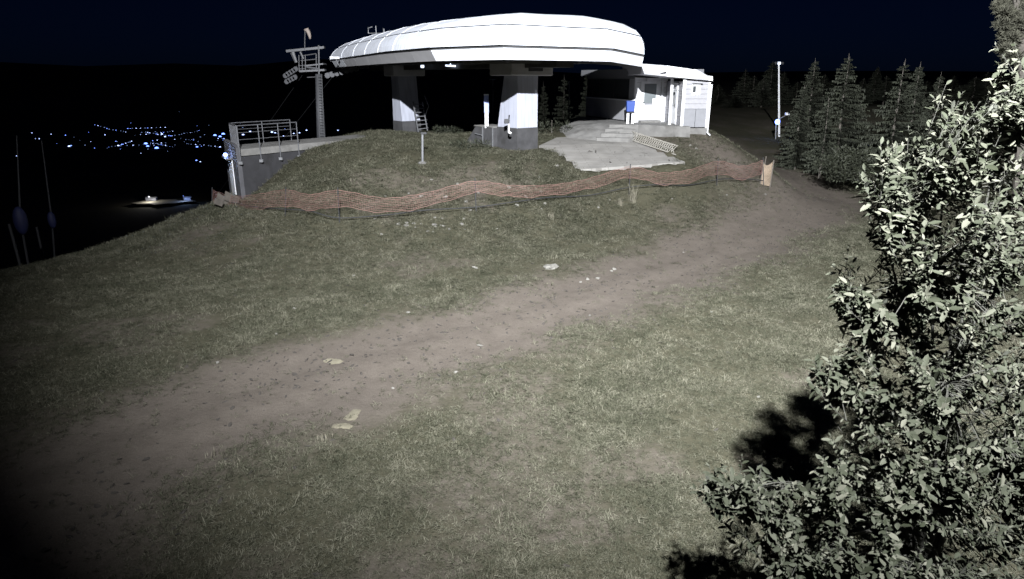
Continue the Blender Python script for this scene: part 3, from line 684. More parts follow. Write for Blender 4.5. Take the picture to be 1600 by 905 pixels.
# front wall with the first door
for k in range(9): wallbox(fa, fw, 1.93, fn, Z0 + 0.26 * k + 0.005, Z0 + 0.26 * (k + 1) - 0.005, 0.05 + 0.004 * (k % 2), 'plank', 'white')
wallbox(fa - fw * 0.02, fw, 0.09, fn, Z0, Z0 + 2.35, 0.10, 'corner_post', 'white')
d1 = fa + fw * 0.30
dr = wallbox(d1, fw, 1.16, fn, Z0 + 0.12, Z0 + 2.16, 0.07, 'door', 'white', off=0.06, bevel=0.01)
wallbox(d1 + fw * 0.22, fw, 0.70, fn, Z0 + 1.02, Z0 + 2.02, 0.02, 'pane', 'doorglass', dr, off=0.125)
wallbox(d1 + fw * 0.26, fw, 0.62, fn, Z0 + 0.93, Z0 + 1.02, 0.02, 'pane_bead', 'greyboard', dr, off=0.127)
MB().tube([d1 + fw * 0.12 + fn * 0.18 + up(Z0 + 1.05), d1 + fw * 0.24 + fn * 0.18 + up(Z0 + 1.05)], 0.02, 5).build('handle', 'dark', dr)
no = wallbox(d1 + fw * 0.72, fw, 0.26, fn, Z0 + 0.96, Z0 + 1.26, 0.008, 'notice', 'white', dr, off=0.152)
wallbox(d1 - fw * 0.02, fw, 1.2, fn, Z0 - 0.1, Z0 + 0.11, 0.35, 'doorstep', 'concrete', off=0.06)
wallbox(d1 + fw * 0.32, fw, 0.62, fn, Z0 + 2.18, Z0 + 2.30, 0.10, 'sign_board', 'white', off=0.08)
wallbox(d1 + fw * 1.24, fw, 0.10, fn, Z0 - 0.1, Z0 + 2.3, 0.10, 'door_post', 'white', off=0.06)
# wing on the right with the second door in its flank
fk = Vector((8.47, 38.3, 0)); fd2 = (wa - fk).normalized(); fl2 = (wa - fk).length; fk_n = Vector((fd2.y, -fd2.x, 0))
if fk_n.x > 0: fk_n = -fk_n
for k in range(9): wallbox(fk, fd2, fl2 - 0.1, fk_n, ZW + 0.25 * k + 0.005, ZW + 0.25 * (k + 1) - 0.005, 0.04 + 0.004 * (k % 2), 'plank', 'plank')
d2 = fk + fd2 * 0.9
dr2 = wallbox(d2, fd2, 1.35, fk_n, ZW + 0.1, ZW + 1.78, 0.05, 'door', 'white', off=0.05)
wallbox(d2 + fd2 * 0.25, fd2, 0.8, fk_n, ZW + 0.98, ZW + 1.7, 0.015, 'pane', 'glass', dr2, off=0.10)
wallbox(d2, fd2, 1.35, fk_n, ZW + 1.8, ZW + 2.16, 0.06, 'sign_board', 'white', off=0.05)
for k in range(3): wallbox(d2 + fd2 * 0.2, fd2, 0.9, fk_n, ZW + 1.88 + 0.08 * k, ZW + 1.90 + 0.08 * k, 0.006, 'sign_line', 'greyboard', off=0.112)
MB().tube([d2 + fd2 * 1.2 + fk_n * 0.15 + up(ZW + 0.95), d2 + fd2 * 1.2 + fk_n * 0.15 + up(ZW + 1.1)], 0.02, 5).build('handle', 'dark', dr2)
wd = (wb - wa).normalized(); wn_ = Vector((wd.y, -wd.x, 0)); wll = (wb - wa).length
for k in range(6): wallbox(wa + wd * 0.02, wd, wll - 0.04, wn_, ZW + 0.93 + 0.235 * k + 0.006, ZW + 0.93 + 0.235 * (k + 1) - 0.006, 0.05 + 0.006 * (k % 2), 'plank', 'plank')
for k in range(2): wallbox(wa + wd * (0.03 + k * wll / 2), wd, wll / 2 - 0.02, wn_, ZW + 0.02, ZW + 0.92, 0.055, 'wall_panel', 'greyboard')
wallbox(wa, wd, wll, wn_, ZW + 0.90, ZW + 0.935, 0.075, 'drip_rail', 'greyboard')
wallbox(wa - wd * 0.12, wd, 0.14, wn_, ZW - 0.02, ZW + 2.34, 0.12, 'corner_post', 'white')
wallbox(wb - wd * 0.05, wd, 0.09, wn_, ZW - 0.02, ZW + 2.2, 0.10, 'corner_post', 'white')
MB().tube([wb + wd * 0.1 + wn_ * 0.1 + up(ZW + 2.1), wb + wd * 0.08 + wn_ * 0.1 + up(ZW - 0.25), wb + wd * 0.18 + wn_ * 0.28 + up(ZW - 0.36)], 0.04, 6).build('downpipe', 'white', hut)
wallbox(wb - wd * 0.02, Vector((0.05, 1, 0)).normalized(), 4.2, wd, ZW, ZW + 2.25, 0.05, 'side_wall', 'greyboard', off=-0.06)
wallbox(wa - wd * 0.1, wd, wll + 0.12, wn_, ZW - 0.9, ZW - 0.025, 0.10, 'foundation', 'concrete', off=0.0)
wi = wallbox(wa + wd * 0.33, wd, 0.42, wn_, ZW + 1.58, ZW + 2.14, 0.06, 'window', 'white', off=0.05)
wallbox(wa + wd * 0.38, wd, 0.15, wn_, ZW + 1.72, ZW + 2.02, 0.012, 'pane', 'glass', wi, off=0.105)
MB().obox(wa + wd * 0.33 + wn_ * 0.1 + up(ZW + 2.14), wd * 0.5, wn_ * 0.2, up(0.03)).build('window_hood', 'greyboard', wi)
po = Vector((8.22, 36.1, 0)); MB().box(po + up(Z0 + 1.14), 0.13, 0.13, 2.36).build('porch_post', 'white', hut)
MB().obox(po + Vector((-0.1, -0.25, Z0 - 0.35)), (0.85, -0.5, 0), (0.3, 0.6, 0), up(0.30)).build('porch_step', 'concrete', hut, bevel=0.02)
# roof: deep sheet fascia falling to the right with a chamfered end
Yf = 34.75
def fz(px, py): return P(px, py, Yf)
prof = [fz(1001.5, 99.5), fz(1042, 102.5), fz(1090, 109.5), fz(1106, 118.5), fz(1113.5, 119.5), fz(1113.8, 126.5), fz(1007, 116.0)]
for q in prof: q.y = Yf
seg = [fz(1001.5, 99.5), fz(1041, 102.6), fz(1041, 119.3), fz(1007, 116.0)]; 
MB().prism([seg[0], seg[1], seg[2], seg[3]], (0, 0.04, 0)).build('fascia_sheet', 'fascia', hut)
MB().prism([fz(1041.6, 102.6), fz(1090, 109.5), fz(1090, 124.1), fz(1041.6, 119.4)], (0, 0.045, 0)).build('fascia_sheet', 'white', hut)
MB().prism([fz(1090.6, 109.6), fz(1106, 118.5), fz(1106, 125.7), fz(1090.6, 124.2)], (0, 0.04, 0)).build('fascia_sheet', 'fascia', hut)
MB().prism([fz(1106.4, 118.6), fz(1113.5, 119.5), fz(1113.8, 126.5), fz(1106.4, 125.8)], (0, 0.3, 0)).build('gutter_end', 'white', hut)
rf = MB(); pr = [q + Vector((0, 0.05, 0)) for q in prof]; rf.prism(pr, (-0.35, 3.9, 0.0)).build('roof', 'fascia', hut)
MB().obox(SWa + swn * 0.45 + up(Z0 + 2.42), (sw * swl), -swn * 4.6, up(0.36)).build('roof', 'greyboard', hut)
q = fz(1035, 112.5); hc = thing('security_camera', q, 'small white security camera on the front fascia of the hut roof', 'camera')
MB().obox(q - Vector((0.13, 0.18, 0.05)), (0.22, -0.16, 0.06), (0.05, 0.07, 0), (0, 0, 0.11)).build('body', 'white', hc, bevel=0.015)
MB().tube([q + Vector((0, 0.0, -0.02)), q + Vector((-0.05, -0.15, -0.02))], 0.025, 5).build('bracket', 'white', hc)
q = d1 + fw * 0.95 + fn * 0.4 + up(Z0 + 2.33); hl = thing('ceiling_lamp', q, 'small white lamp under the hut porch roof', 'lamp')
MB().box(q, 0.16, 0.16, 0.08).build('housing', 'white', hl)
# blue bin on its stand
q = Vector((6.25, 36.75, Z0)); bn = thing('litter_bin', q, 'blue plastic litter bin on a white stand outside the hut', 'bin')
MB().add([q + Vector(p) for p in ((-.20, -.16, .62), (.20, -.16, .62), (.20, .16, .62), (-.20, .16, .62), (-.23, -.18, 1.14), (.23, -.18, 1.14), (.23, .18, 1.14), (-.23, .18, 1.14))],
         [(3, 2, 1, 0), (4, 5, 6, 7), (0, 1, 5, 4), (1, 2, 6, 5), (2, 3, 7, 6), (3, 0, 4, 7)]).build('container', 'bin', bn, bevel=0.04)
MB().box(q + Vector((0, 0, 1.16)), 0.48, 0.38, 0.04).build('rim', 'bin', bn, bevel=0.01)
for dx in (-0.11, 0.15): MB().box(q + Vector((dx, 0.0, 0.3)), 0.13, 0.10, 0.62).build('leg', 'white', bn)
MB().box(q + Vector((0.02, -0.02, 0.60)), 0.42, 0.34, 0.04).build('tray', 'dark', bn)

# ------------------------------------------------------------------ lattice border along the apron
a, b = P(985, 219, 35.4), P(1056, 244, 32.0); lab = thing('lattice_border', a, 'low white diagonal garden lattice lying along the paved apron edge', 'lattice')
a = a + Vector((0, 0, 0.02)); b = b + Vector((0, 0, 0.06)); L = (b - a).length; d = (b - a).normalized(); hgt = Vector((0.10, 0.12, 0.40))
for k in range(24):
    for sgn in (0, 1):
        u0 = L * k / 24; u1 = u0 + (0.5 if sgn else -0.5) * 0.75
        if u1 < 0 or u1 > L: continue
        p0, p1 = a + d * u0, a + d * u1 + hgt
        MB().obox(p0 + Vector((0, -0.012 * sgn, 0)), p1 - p0, d * 0.035, Vector((0.005, -0.012, 0))).build('slat', 'lattice', lab)
for t in (0, 1): MB().obox(a + hgt * t - Vector((0, 0.03, 0.02)), b - a, Vector((0, 0.02, 0)), (0, 0, 0.04)).build('edge_slat', 'lattice', lab)

# ------------------------------------------------------------------ orange safety net
TOPS = [(332, 297), (360, 306), (400, 304), (447, 297), (485, 304), (528, 298), (600, 309), (664, 302), (742, 283), (800, 290), (860, 289), (920, 279), (985, 261), (1030, 270), (1075, 266), (1122, 252), (1160, 260), (1192, 250)]
FOOT = [(332, 316), (360, 322), (400, 328), (447, 338), (485, 344), (528, 350), (600, 347), (664, 343), (742, 333), (800, 326), (860, 319), (920, 311), (985, 304), (1030, 299), (1075, 295), (1122, 292), (1160, 290), (1192, 289)]
nt = thing('safety_net', tuple(ground_at(742, 333)), 'long sagging orange safety net strung along the foot of the mound', 'safety net')
gp = [ground_at(*f) for f in FOOT]
tops = [P(t[0], t[1], g.y) for t, g in zip(TOPS, gp)]
def cat(pts, n_):
    out = []
    for i in range(len(pts) - 1):
        p0, p1, p2, p3 = pts[max(i - 1, 0)], pts[i], pts[i + 1], pts[min(i + 2, len(pts) - 1)]
        for k in range(n_):
            t = k / n_; out.append(0.5 * ((2 * p1) + (p2 - p0) * t + (2 * p0 - 5 * p1 + 4 * p2 - p3) * t * t + (3 * p1 - p0 - 3 * p2 + p3) * t ** 3))
    return out + [pts[-1]]
NS = 22
tc_ = cat(tops, NS); mesh_ = MB(); NH = 9
Hs = [0.50 + 0.10 * math.sin(i * 0.021) + 0.03 * math.sin(i * 0.31) for i in range(len(tc_))]
rowsN = [[p + Vector((0.015 * math.sin(i * 0.9 + j), -0.02 * j + 0.05 * math.sin(i * 0.13 + j * 0.4), -Hs[i] * j / (NH - 1) + 0.012 * math.sin(i * 0.7 + j * 1.9))) for i, p in enumerate(tc_)] for j in range(NH)]
for j in range(NH):
    w = 0.015 if j in (0, NH - 1) else (0.009 if j % 2 else 0.006)
    for i in range(len(tc_) - 1): mesh_.obox(rowsN[j][i] - up(w / 2), rowsN[j][i + 1] - rowsN[j][i], Vector((0, 0.008, 0)), up(w))
for i in range(len(tc_)):
    for j in range(NH - 1): mesh_.obox(rowsN[j][i] - Vector((0.004, 0, 0)), rowsN[j + 1][i] - rowsN[j][i], Vector((0, 0.008, 0)), Vector((0.0035, 0, 0)))
no_ = mesh_.build('netting', 'net', nt); no_['kind'] = 'stuff'
lo = cat([g.lerp(t, 0.26 + 0.10 * math.sin(i * 2.1)) for i, (g, t) in enumerate(zip(gp, tops))], 6)
MB().tube(lo, 0.02, 4).build('ground_rope', 'dark', nt)
for i in (0, 3, 5, 8, 12, 15, 17):
    g = gp[i]; t_ = tops[i]; MB().tube([g - up(0.2) + Vector((0.06 * ((i * 7) % 3 - 1), 0, 0)), t_ + up(0.12)], 0.02, 5).build('post', 'dark', nt)
# faded net end wrapped between two stakes at the right end
q = ground_at(1197, 291); ne = thing('net_panel', q, 'faded upright net panel between two stakes at the right end of the orange net', 'net')
ca = [P(1187, 289, q.y), P(1203, 291, q.y - 0.2), P(1209, 252, q.y - 0.2), P(1193, 255, q.y)]
m_ = MB(); nv = 20
for i in range(nv + 1):
    t = i / nv; s_ = 0.10 * math.sin(t * math.pi)
    p0, p1 = ca[0].lerp(ca[1], t) + Vector((0, s_, 0)), ca[3].lerp(ca[2], t) + Vector((0, s_, -0.18 * math.sin(t * math.pi)))
    m_.obox(p0 - Vector((0.007, 0, 0)), p1 - p0, Vector((0, 0.006, 0)), Vector((0.014, 0, 0)))
    t2 = i / nv; a_ = ca[0].lerp(ca[3], t2); b_ = ca[1].lerp(ca[2], t2)
    for j in range(8):
        f0, f1 = j / 8, (j + 1) / 8; g0, g1 = (Vector((0, 0.10 * math.sin(f * math.pi), -0.18 * t2 * math.sin(f * math.pi))) for f in (f0, f1))
        m_.obox(a_.lerp(b_, f0) + g0, a_.lerp(b_, f1) + g1 - a_.lerp(b_, f0) - g0, Vector((0, 0.006, 0)), up(0.016))
x_ = m_.build('netting', 'paintnet', ne); x_['kind'] = 'stuff'
for a_, b_ in ((ca[0], ca[3]), (ca[1], ca[2]), (ca[0].lerp(ca[1], .35) + Vector((0, .3, 0)), P(1197, 246, q.y + 0.3))): MB().tube([a_ - up(0.25), b_ + up(0.05)], 0.028, 6).build('stake', 'wood', ne)

# ------------------------------------------------------------------ trees
def rand_in(r, a, b): return a + (b - a) * r.random()
def spruce_meshes(seed, H=10.0, Rb=2.3, low=0.10, dens=1.0, dead=0.0):
    r = random.Random(seed); tr = MB(); bend = r.uniform(-.12, .12)
    tr.tube([(bend * math.sin(k), 0.1 * bend * k, H * k / 8) for k in range(9)], [0.11 * (1 - k / 8.2) + 0.010 for k in range(9)], 7)
    vs, fs = [], []
    def tri(a, b, c):
        n = len(vs); vs.extend((tuple(a), tuple(b), tuple(c))); fs.append((n, n + 1, n + 2))
    nl = int(46 * dens)
    for i in range(nl):
        t = low + (0.985 - low) * (i + r.random() * 0.6) / nl; z = H * t
        L0 = Rb * ((1 - t) ** 0.82) * (0.72 + 0.28 * min(1, (t - low) * 7 + 0.3)) + 0.10
        nb = 5 if t > 0.8 else 7
        a0 = r.random() * 6.28
        for k in range(nb):
            w = a0 + 6.283 * k / nb + r.uniform(-.3, .3); L = L0 * r.uniform(0.55, 1.18)
            if r.random() < 0.10: continue
            zb_ = min(H * 0.985, z + r.uniform(-.5, .5) * H / nl * 1.6)
            d = Vector((math.cos(w), math.sin(w), 0)); s = Vector((-d.y, d.x, 0)); droop = r.uniform(0.18, 0.42) * (1.25 - t)
            n = max(5, int(L / 0.115)); org = Vector((0, 0, zb_)); pts = []
            for j in range(n + 1):
                q = j / n; pts.append(org + d * (L * q) + Vector((0, 0, L * (0.16 * t * q - droop * q + 0.30 * droop * q * q * 1.6))))
            for j in range(n):
                if r.random() < dead * (1 - j / n): continue
                p0, p1 = pts[j], pts[j + 1]; q = (j + 0.5) / n
                wd = (0.10 + 0.30 * math.sin(math.pi * min(1, q * 0.85 + 0.12))) * (0.45 + 0.22 * L)
                for sg in (-1, 1):
                    for rep in range(2):
                        e = p0.lerp(p1, r.random()) + s * sg * wd * r.uniform(0.5, 1.1) + d * wd * r.uniform(0.1, 0.6) - Vector((0, 0, wd * r.uniform(0.05, 0.75)))
                        o = p0.lerp(p1, r.random()); wv = Vector((0, 0, 0.022)) + d * 0.035
                        tri(o - wv, o + wv, e)
                e = p1 - Vector((0, 0, r.uniform(0.12, 0.42) * (0.5 + 0.3 * L))) + s * r.uniform(-.1, .1)
                tri(p0 + s * 0.03, p1 - s * 0.03, e)
            tri(pts[-2] + s * 0.04, pts[-2] - s * 0.04, pts[-1] + d * 0.14 + Vector((0, 0, .03)))
    for k in range(10):
        z = H * (0.93 + 0.007 * k); w = k * 2.4; L = 0.24 * (1 - k / 11)
        tri((0, 0, z), (0, 0, z + 0.05), (L * math.cos(w), L * math.sin(w), z + L * 0.7))
    tr.tube([(0, 0, H * 0.97), (0, 0, H * 1.03)], [0.02, 0.008], 4)
    cm = MB(); cm.v = vs; cm.f = fs
    return tr.mesh('trunk', 'bark'), cm.mesh('crown', 'spruce')
SPR = [spruce_meshes(15, 10, 1.7, 0.05, 1.25, 0.0), spruce_meshes(16, 10, 2.5, 0.2, 0.7, 0.3), spruce_meshes(11, 10, 2.3), spruce_meshes(12, 10, 1.95, 0.06, 1.1), spruce_meshes(13, 10, 2.6, 0.14, 0.95, 0.15), spruce_meshes(14, 10, 2.0, 0.12, 0.85, 0.35)]
def spruce(loc, h, wid, var, rot, label, group=None, name='spruce_tree'):
    t = thing(name, loc, label, 'tree', group)
    t.scale = (wid * 1.02 / 2.2, wid * 1.02 / 2.2, h / 10.0); t.rotation_euler = (0.025 * math.sin(rot * 5), 0.025 * math.cos(rot * 7), rot)
    for nm, me in zip(('trunk', 'crown'), SPR[var]):
        o = bpy.data.objects.new(nm, me); COL.objects.link(o); o.parent = t
    return t
def spruce_px(px, tip, Y, width, var, rot, label, group=None):
    x = P(px, 250, Y).x; z0 = gz(x, Y) - 0.1; zt = P(px, tip, Y).z
    return spruce((x, Y, z0), (zt - z0) / 1.02, width, var, rot, label, group)
GR = 'spruces at the forest edge'
spruce_px(1243, 134, 43, 1.75, 0, 0.4, 'bushy medium spruce standing next to the floodlight mast', GR)
spruce_px(1256, 92, 52, 2.3, 3, 1.9, 'tall dim spruce rising behind the one beside the mast', GR)
spruce_px(1307, 85, 42, 2.15, 4, 2.6, 'tallest lit spruce with ragged top at the forest edge', GR)
spruce_px(1284, 152, 40.5, 1.35, 5, 0.9, 'thin spruce with bare lower trunk in front of the tallest one', GR)
spruce_px(1334, 168, 45, 1.6, 1, 3.3, 'short spruce on the right flank of the tallest one', GR)
spruce_px(1388, 94, 40, 2.2, 1, 4.4, 'broad spruce with visible pale trunk, left of three above the willow', GR)
spruce_px(1415, 98, 42.5, 1.75, 2, 5.1, 'slender spruce in the middle of three above the willow', GR)
spruce_px(1443, 114, 41, 1.65, 3, 0.2, 'pointed spruce on the right of three above the willow', GR)
spruce_px(1468, 150, 43, 1.5, 5, 1.2, 'short spruce just right of the three above the willow', GR)
for k, (px, tip, Y, w) in enumerate(((1140, 150, 66, 2.6), (1165, 118, 74, 3.0), (1192, 96, 70, 2.8), (1232, 128, 66, 2.5), (1500, 120, 58, 2.8), (1535, 105, 62, 3.0), (1128, 165, 82, 2.8),
                                     (880, 118, 72, 2.8), (915, 112, 78, 3.0), (955, 122, 74, 2.8), (850, 128, 80, 2.6), (990, 96, 84, 3.0),
                                     (1112, 132, 76, 2.4), (1152, 108, 80, 2.2), (1180, 122, 64, 2.0), (1210, 112, 78, 2.3), (1272, 116, 72, 2.2), (1330, 122, 68, 2.0), (1348, 104, 76, 2.3), (1366, 118, 72, 2.0), (1428, 126, 70, 2.2), (1466, 118, 78, 2.3), (1484, 134, 70, 2.0), (1516, 112, 74, 2.3), (1552, 122, 70, 2.2), (1572, 108, 78, 2.4))):
    spruce_px(px, tip, Y * 1.5, w * 1.15, k % 6, k * 1.3, 'almost black spruce in the dark behind the station, between front pillar and hut' if px < 1000 else 'almost black spruce in the dark forest right of the hut, behind the lit spruces', 'dark spruces behind the station' if px < 1000 else 'dark spruces right of the hut')

def blob_tree(name, loc, clumps, m, label, cat, trunk, n_per=260, leaf=0.16, needle=False, seed=3, wood='bark'):
    r = random.Random(seed); t = thing(name, loc, label, cat); tm = MB()
    for pts, rad in trunk: tm.tube(pts, rad, 7)
    tm.build('trunk', wood, t)
    vs, fs = [], []
    for (c, rx, rz) in clumps:
        c = Vector(c)
        for k in range(n_per):
            u = Vector((r.gauss(0, 1), r.gauss(0, 1), r.gauss(0, 1))).normalized(); q = r.random() ** 0.4
            p = c + Vector((u.x * rx * q, u.y * rx * q, u.z * rz * q)); d = (u + Vector((r.uniform(-.7, .7), r.uniform(-.7, .7), r.uniform(-.3, .9)))).normalized()
            s = d.cross(Vector((r.random() - .5, r.random() - .5, r.random() - .5))).normalized(); n = len(vs); l = leaf * r.uniform(0.6, 1.3); w = l * (0.12 if needle else 0.3)
            vs.extend((tuple(p - s * w), tuple(p + s * w), tuple(p + d * l))); fs.append((n, n + 1, n + 2))
    cm = MB(); cm.v = vs; cm.f = fs; cm.build('crown', m, t); return t
# tall pine cut by the right edge
r = random.Random(21); Yp = 30.0
pb = P(1604, 270, Yp); pb.z = gz(pb.x, pb.y) - 0.2
ptr = [([pb, P(1600, 150, Yp), P(1595, 60, Yp), P(1588, 0, Yp), P(1585, -60, Yp)], [0.22, 0.17, 0.14, 0.12, 0.09])]
cl = []
for (x, y, rx) in ((1572, 78, 0.42), (1585, 84, 0.45), (1593, 95, 0.35), (1578, 58, 0.5), (1571, 42, 0.42), (1590, 40, 0.5), (1575, 22, 0.52), (1590, 12, 0.6), (1570, 5, 0.45), (1602, 25, 0.6), (1612, 50, 0.7), (1620, 80, 0.6), (1580, -20, 0.7), (1600, -25, 0.8), (1618, 0, 0.8)):
    for rep in range(3):
        p = P(x, y, Yp + r.uniform(-.8, .8)) + Vector((r.uniform(-.2, .2), 0, r.uniform(-.15, .15))); cl.append((p, rx * 0.62, rx * 0.45))
    yy = y + 18; ptr.append(([P(1585 + (yy + 40) * 0.10, yy, Yp), P(x, y, Yp)], [0.05, 0.02]))
blob_tree('pine_tree', pb, cl, 'pine', 'tall pine with bare trunk and clumped needles at the right edge', 'tree', ptr, 330, 0.17, True)
cl = [(P(1330 + dx, 262 + dy, 36 + r.uniform(-.6, .6)), 0.55, 0.5) for dx in range(-40, 45, 12) for dy in (-20, -6, 8) if abs(dx) + abs(dy) < 48]
sb = ground_at(1325, 285); blob_tree('shrub', sb, cl, 'shrub', 'dark leafy shrub at the foot of the tallest spruce', 'shrub', [([sb - up(.2), sb + Vector((0.1, 0.3, 0.9))], [0.06, 0.02]), ([sb - up(.2), sb + Vector((-.5, 0.3, 0.9))], [0.05, 0.02])], 240, 0.13, False, 5)
for k, (px, py, Y, w, lab) in enumerate(((862, 212, 37.5, 0.8, 'dark weeds growing right of the front pillar'), (735, 232, 32.3, 0.7, 'low green weeds at the foot of the concrete block'), (700, 210, 39.5, 0.6, 'small weed clump on the mound behind the block'))):
    b_ = P(px, py, Y); b_.z = gz(b_.x, b_.y); h_ = 0.45 if k else 0.7
    blob_tree('weed_clump', b_, [(b_ + Vector((dx * w, random.uniform(-.3, .3), h_ * 0.45)), 0.32, h_ * 0.5) for dx in (-1, -.4, .3, .9)], 'shrub', lab, 'weeds', [([b_ - up(.1), b_ + up(h_)], [0.02, 0.01])], 120, 0.16, True, 30 + k)

# ------------------------------------------------------------------ willow at the right, close to the camera
def leaf_mat():
    m = bpy.data.materials.new('willow_leaf'); m.use_nodes = True; n, l = m.node_tree.nodes, m.node_tree.links; b = n['Principled BSDF']
    b.inputs['Roughness'].default_value = 0.75; b.inputs['Specular IOR Level'].default_value = 0.2
    at = n.new('ShaderNodeAttribute'); at.attribute_name = 'tone'; oi = n.new('ShaderNodeObjectInfo')
    ad = n.new('ShaderNodeMath'); ad.operation = 'ADD'; l.new(at.outputs['Fac'], ad.inputs[0])
    ml = n.new('ShaderNodeMath'); ml.operation = 'MULTIPLY'; ml.inputs[1].default_value = 0.0; l.new(oi.outputs['Random'], ml.inputs[0]); l.new(ml.outputs[0], ad.inputs[1])
    rp = n.new('ShaderNodeValToRGB'); e = rp.color_ramp.elements
    e[0].position = 0.0; e[0].color = (0.022, 0.026, 0.015, 1); e[1].position = 1.0; e[1].color = (0.112, 0.112, 0.088, 1); x = rp.color_ramp.elements.new(0.6); x.color = (0.050, 0.055, 0.039, 1)
    l.new(ad.outputs[0], rp.inputs[0]); geo = n.new('ShaderNodeNewGeometry')
    mx = n.new('ShaderNodeMix'); mx.data_type = 'RGBA'; l.new(geo.outputs['Backfacing'], mx.inputs[0]); l.new(rp.outputs[0], mx.inputs[6]); mx.inputs[7].default_value = (0.070, 0.073, 0.060, 1)
    l.new(mx.outputs[2], b.inputs['Base Color'])
    return m
M['leaf'] = leaf_mat()
LEAFV = np.array([(0, 0, 0), (-0.14, 0.25, 0.04), (0.14, 0.25, 0.04), (-0.20, 0.52, 0.045), (0.20, 0.52, 0.045), (-0.13, 0.8, 0.0), (0.13, 0.8, 0.0), (0, 1.0, -0.07), (0, 0.25, -0.015), (0, 0.52, -0.03), (0, 0.8, -0.05)])
LEAFF = np.array([(0, 8, 1), (0, 2, 8), (1, 8, 9), (1, 9, 3), (8, 2, 4), (8, 4, 9), (3, 9, 10), (3, 10, 5), (9, 4, 6), (9, 6, 10), (5, 10, 7), (10, 6, 7)])
SIL = [(1640, 60), (1588, 95), (1572, 128), (1556, 185), (1540, 150), (1518, 200), (1496, 165), (1474, 150), (1462, 205), (1440, 225), (1398, 228), (1368, 232), (1338, 288), (1350, 315), (1385, 345), (1368, 380), (1398, 410), (1372, 436), (1318, 424), (1298, 458), (1292, 490), (1345, 530), (1318, 548), (1288, 560), (1262, 602), (1300, 625), (1345, 660), (1322, 700), (1278, 745), (1238, 770),
       (1196, 752), (1130, 735), (1096, 745), (1102, 782), (1150, 812), (1205, 838), (1232, 862), (1196, 884), (1170, 930), (1180, 990), (1720, 990), (1720, 40)]
def insil(px, py): return bool(inpoly(np.array([px]), np.array([py]), SIL)[0])
def edge_dist(px, py):
    best = 1e9
    for (x0, y0), (x1, y1) in zip(SIL[:-3], SIL[1:-2]):
        d2 = (x1 - x0) ** 2 + (y1 - y0) ** 2; t = max(0, min(1, ((px - x0) * (x1 - x0) + (py - y0) * (y1 - y0)) / d2)); best = min(best, math.hypot(px - x0 - t * (x1 - x0), py - y0 - t * (y1 - y0)))
    return best
r = random.Random(5)
WB = Vector((5.0, 6.9, gz(5.0, 6.9) - 0.1))
wil = thing('willow_bush', WB, 'large pale leaved willow filling the right foreground', 'bush')
wood = MB(); limbs = []
for (px, py, Y) in ((1580, 140, 6.6), (1490, 190, 6.4), (1400, 260, 6.3), (1370, 330, 6.0), (1340, 450, 6.0), (1300, 590, 5.9), (1130, 760, 5.5), (1300, 740, 5.6), (1250, 880, 5.6), (1450, 420, 5.7), (1480, 600, 5.5), (1420, 760, 5.3), (1560, 400, 6.2), (1570, 700, 5.6), (1640, 500, 6.4), (1640, 300, 7), (1380, 880, 5.2)):
    e = P(px, py, Y); hub = WB + Vector((r.uniform(-.25, .25), r.uniform(-.25, .25), min(e.z * 0.45, 1.6)))
    m1 = hub.lerp(e, 0.5) + Vector((r.uniform(-.15, .15), r.uniform(-.2, .2), 0.12)); pts = cat([WB, hub, m1, e], 5); limbs.append(pts)
    wood.tube(pts, [0.042 * (1 - 0.9 * k / (len(pts) - 1)) for k in range(len(pts))], 6)
LP_ = [(p, i) for i, L in enumerate(limbs) for k, p in enumerate(L) if k >= 5]
leaves = []                                              # base, direction, normal, length, tone
def shoot(base, d, L, first=True):
    n = max(4, int(L / 0.027)); pts = [base.copy()]; dd = d.normalized()
    for k in range(6):
        dd = (dd + Vector((r.uniform(-.10, .10), r.uniform(-.10, .10), r.uniform(-.02, .12)))).normalized(); pts.append(pts[-1] + dd * L / 6)
    wood.tube(pts, [0.0042 * (1 - 0.7 * k / 6) for k in range(7)], 4)
    ph = r.random() * 6.28
    for k in range(n):
        t = 0.06 + 0.94 * (k + r.random() * 0.5) / n; f = min(t, 0.999) * 6; i = int(f); p = pts[i].lerp(pts[i + 1], f - i); ax = (pts[i + 1] - pts[i]).normalized()
        ph += 2.39 + r.uniform(-.3, .3); s = ax.cross(Vector((0.3, 0.2, 1))).normalized(); b = ax.cross(s)
        out = s * math.cos(ph) + b * math.sin(ph); op = r.uniform(0.55, 1.15) if t < 0.9 else r.uniform(0.15, 0.5)
        ld = (ax * math.cos(op) + out * math.sin(op) + Vector((0, 0, -0.75 * r.random()))).normalized()
        nr = (ax + Vector((r.uniform(-.4, .4), r.uniform(-.4, .4), r.uniform(0, .8)))); nr = (nr - ld * nr.dot(ld)).normalized()
        ln = 0.100 * r.uniform(0.4, 1.3) * (1 - 0.45 * max(0, t - 0.75) / 0.25)
        leaves.append((p, ld, nr, ln, r.random()))
cnt = 0; tries = 0
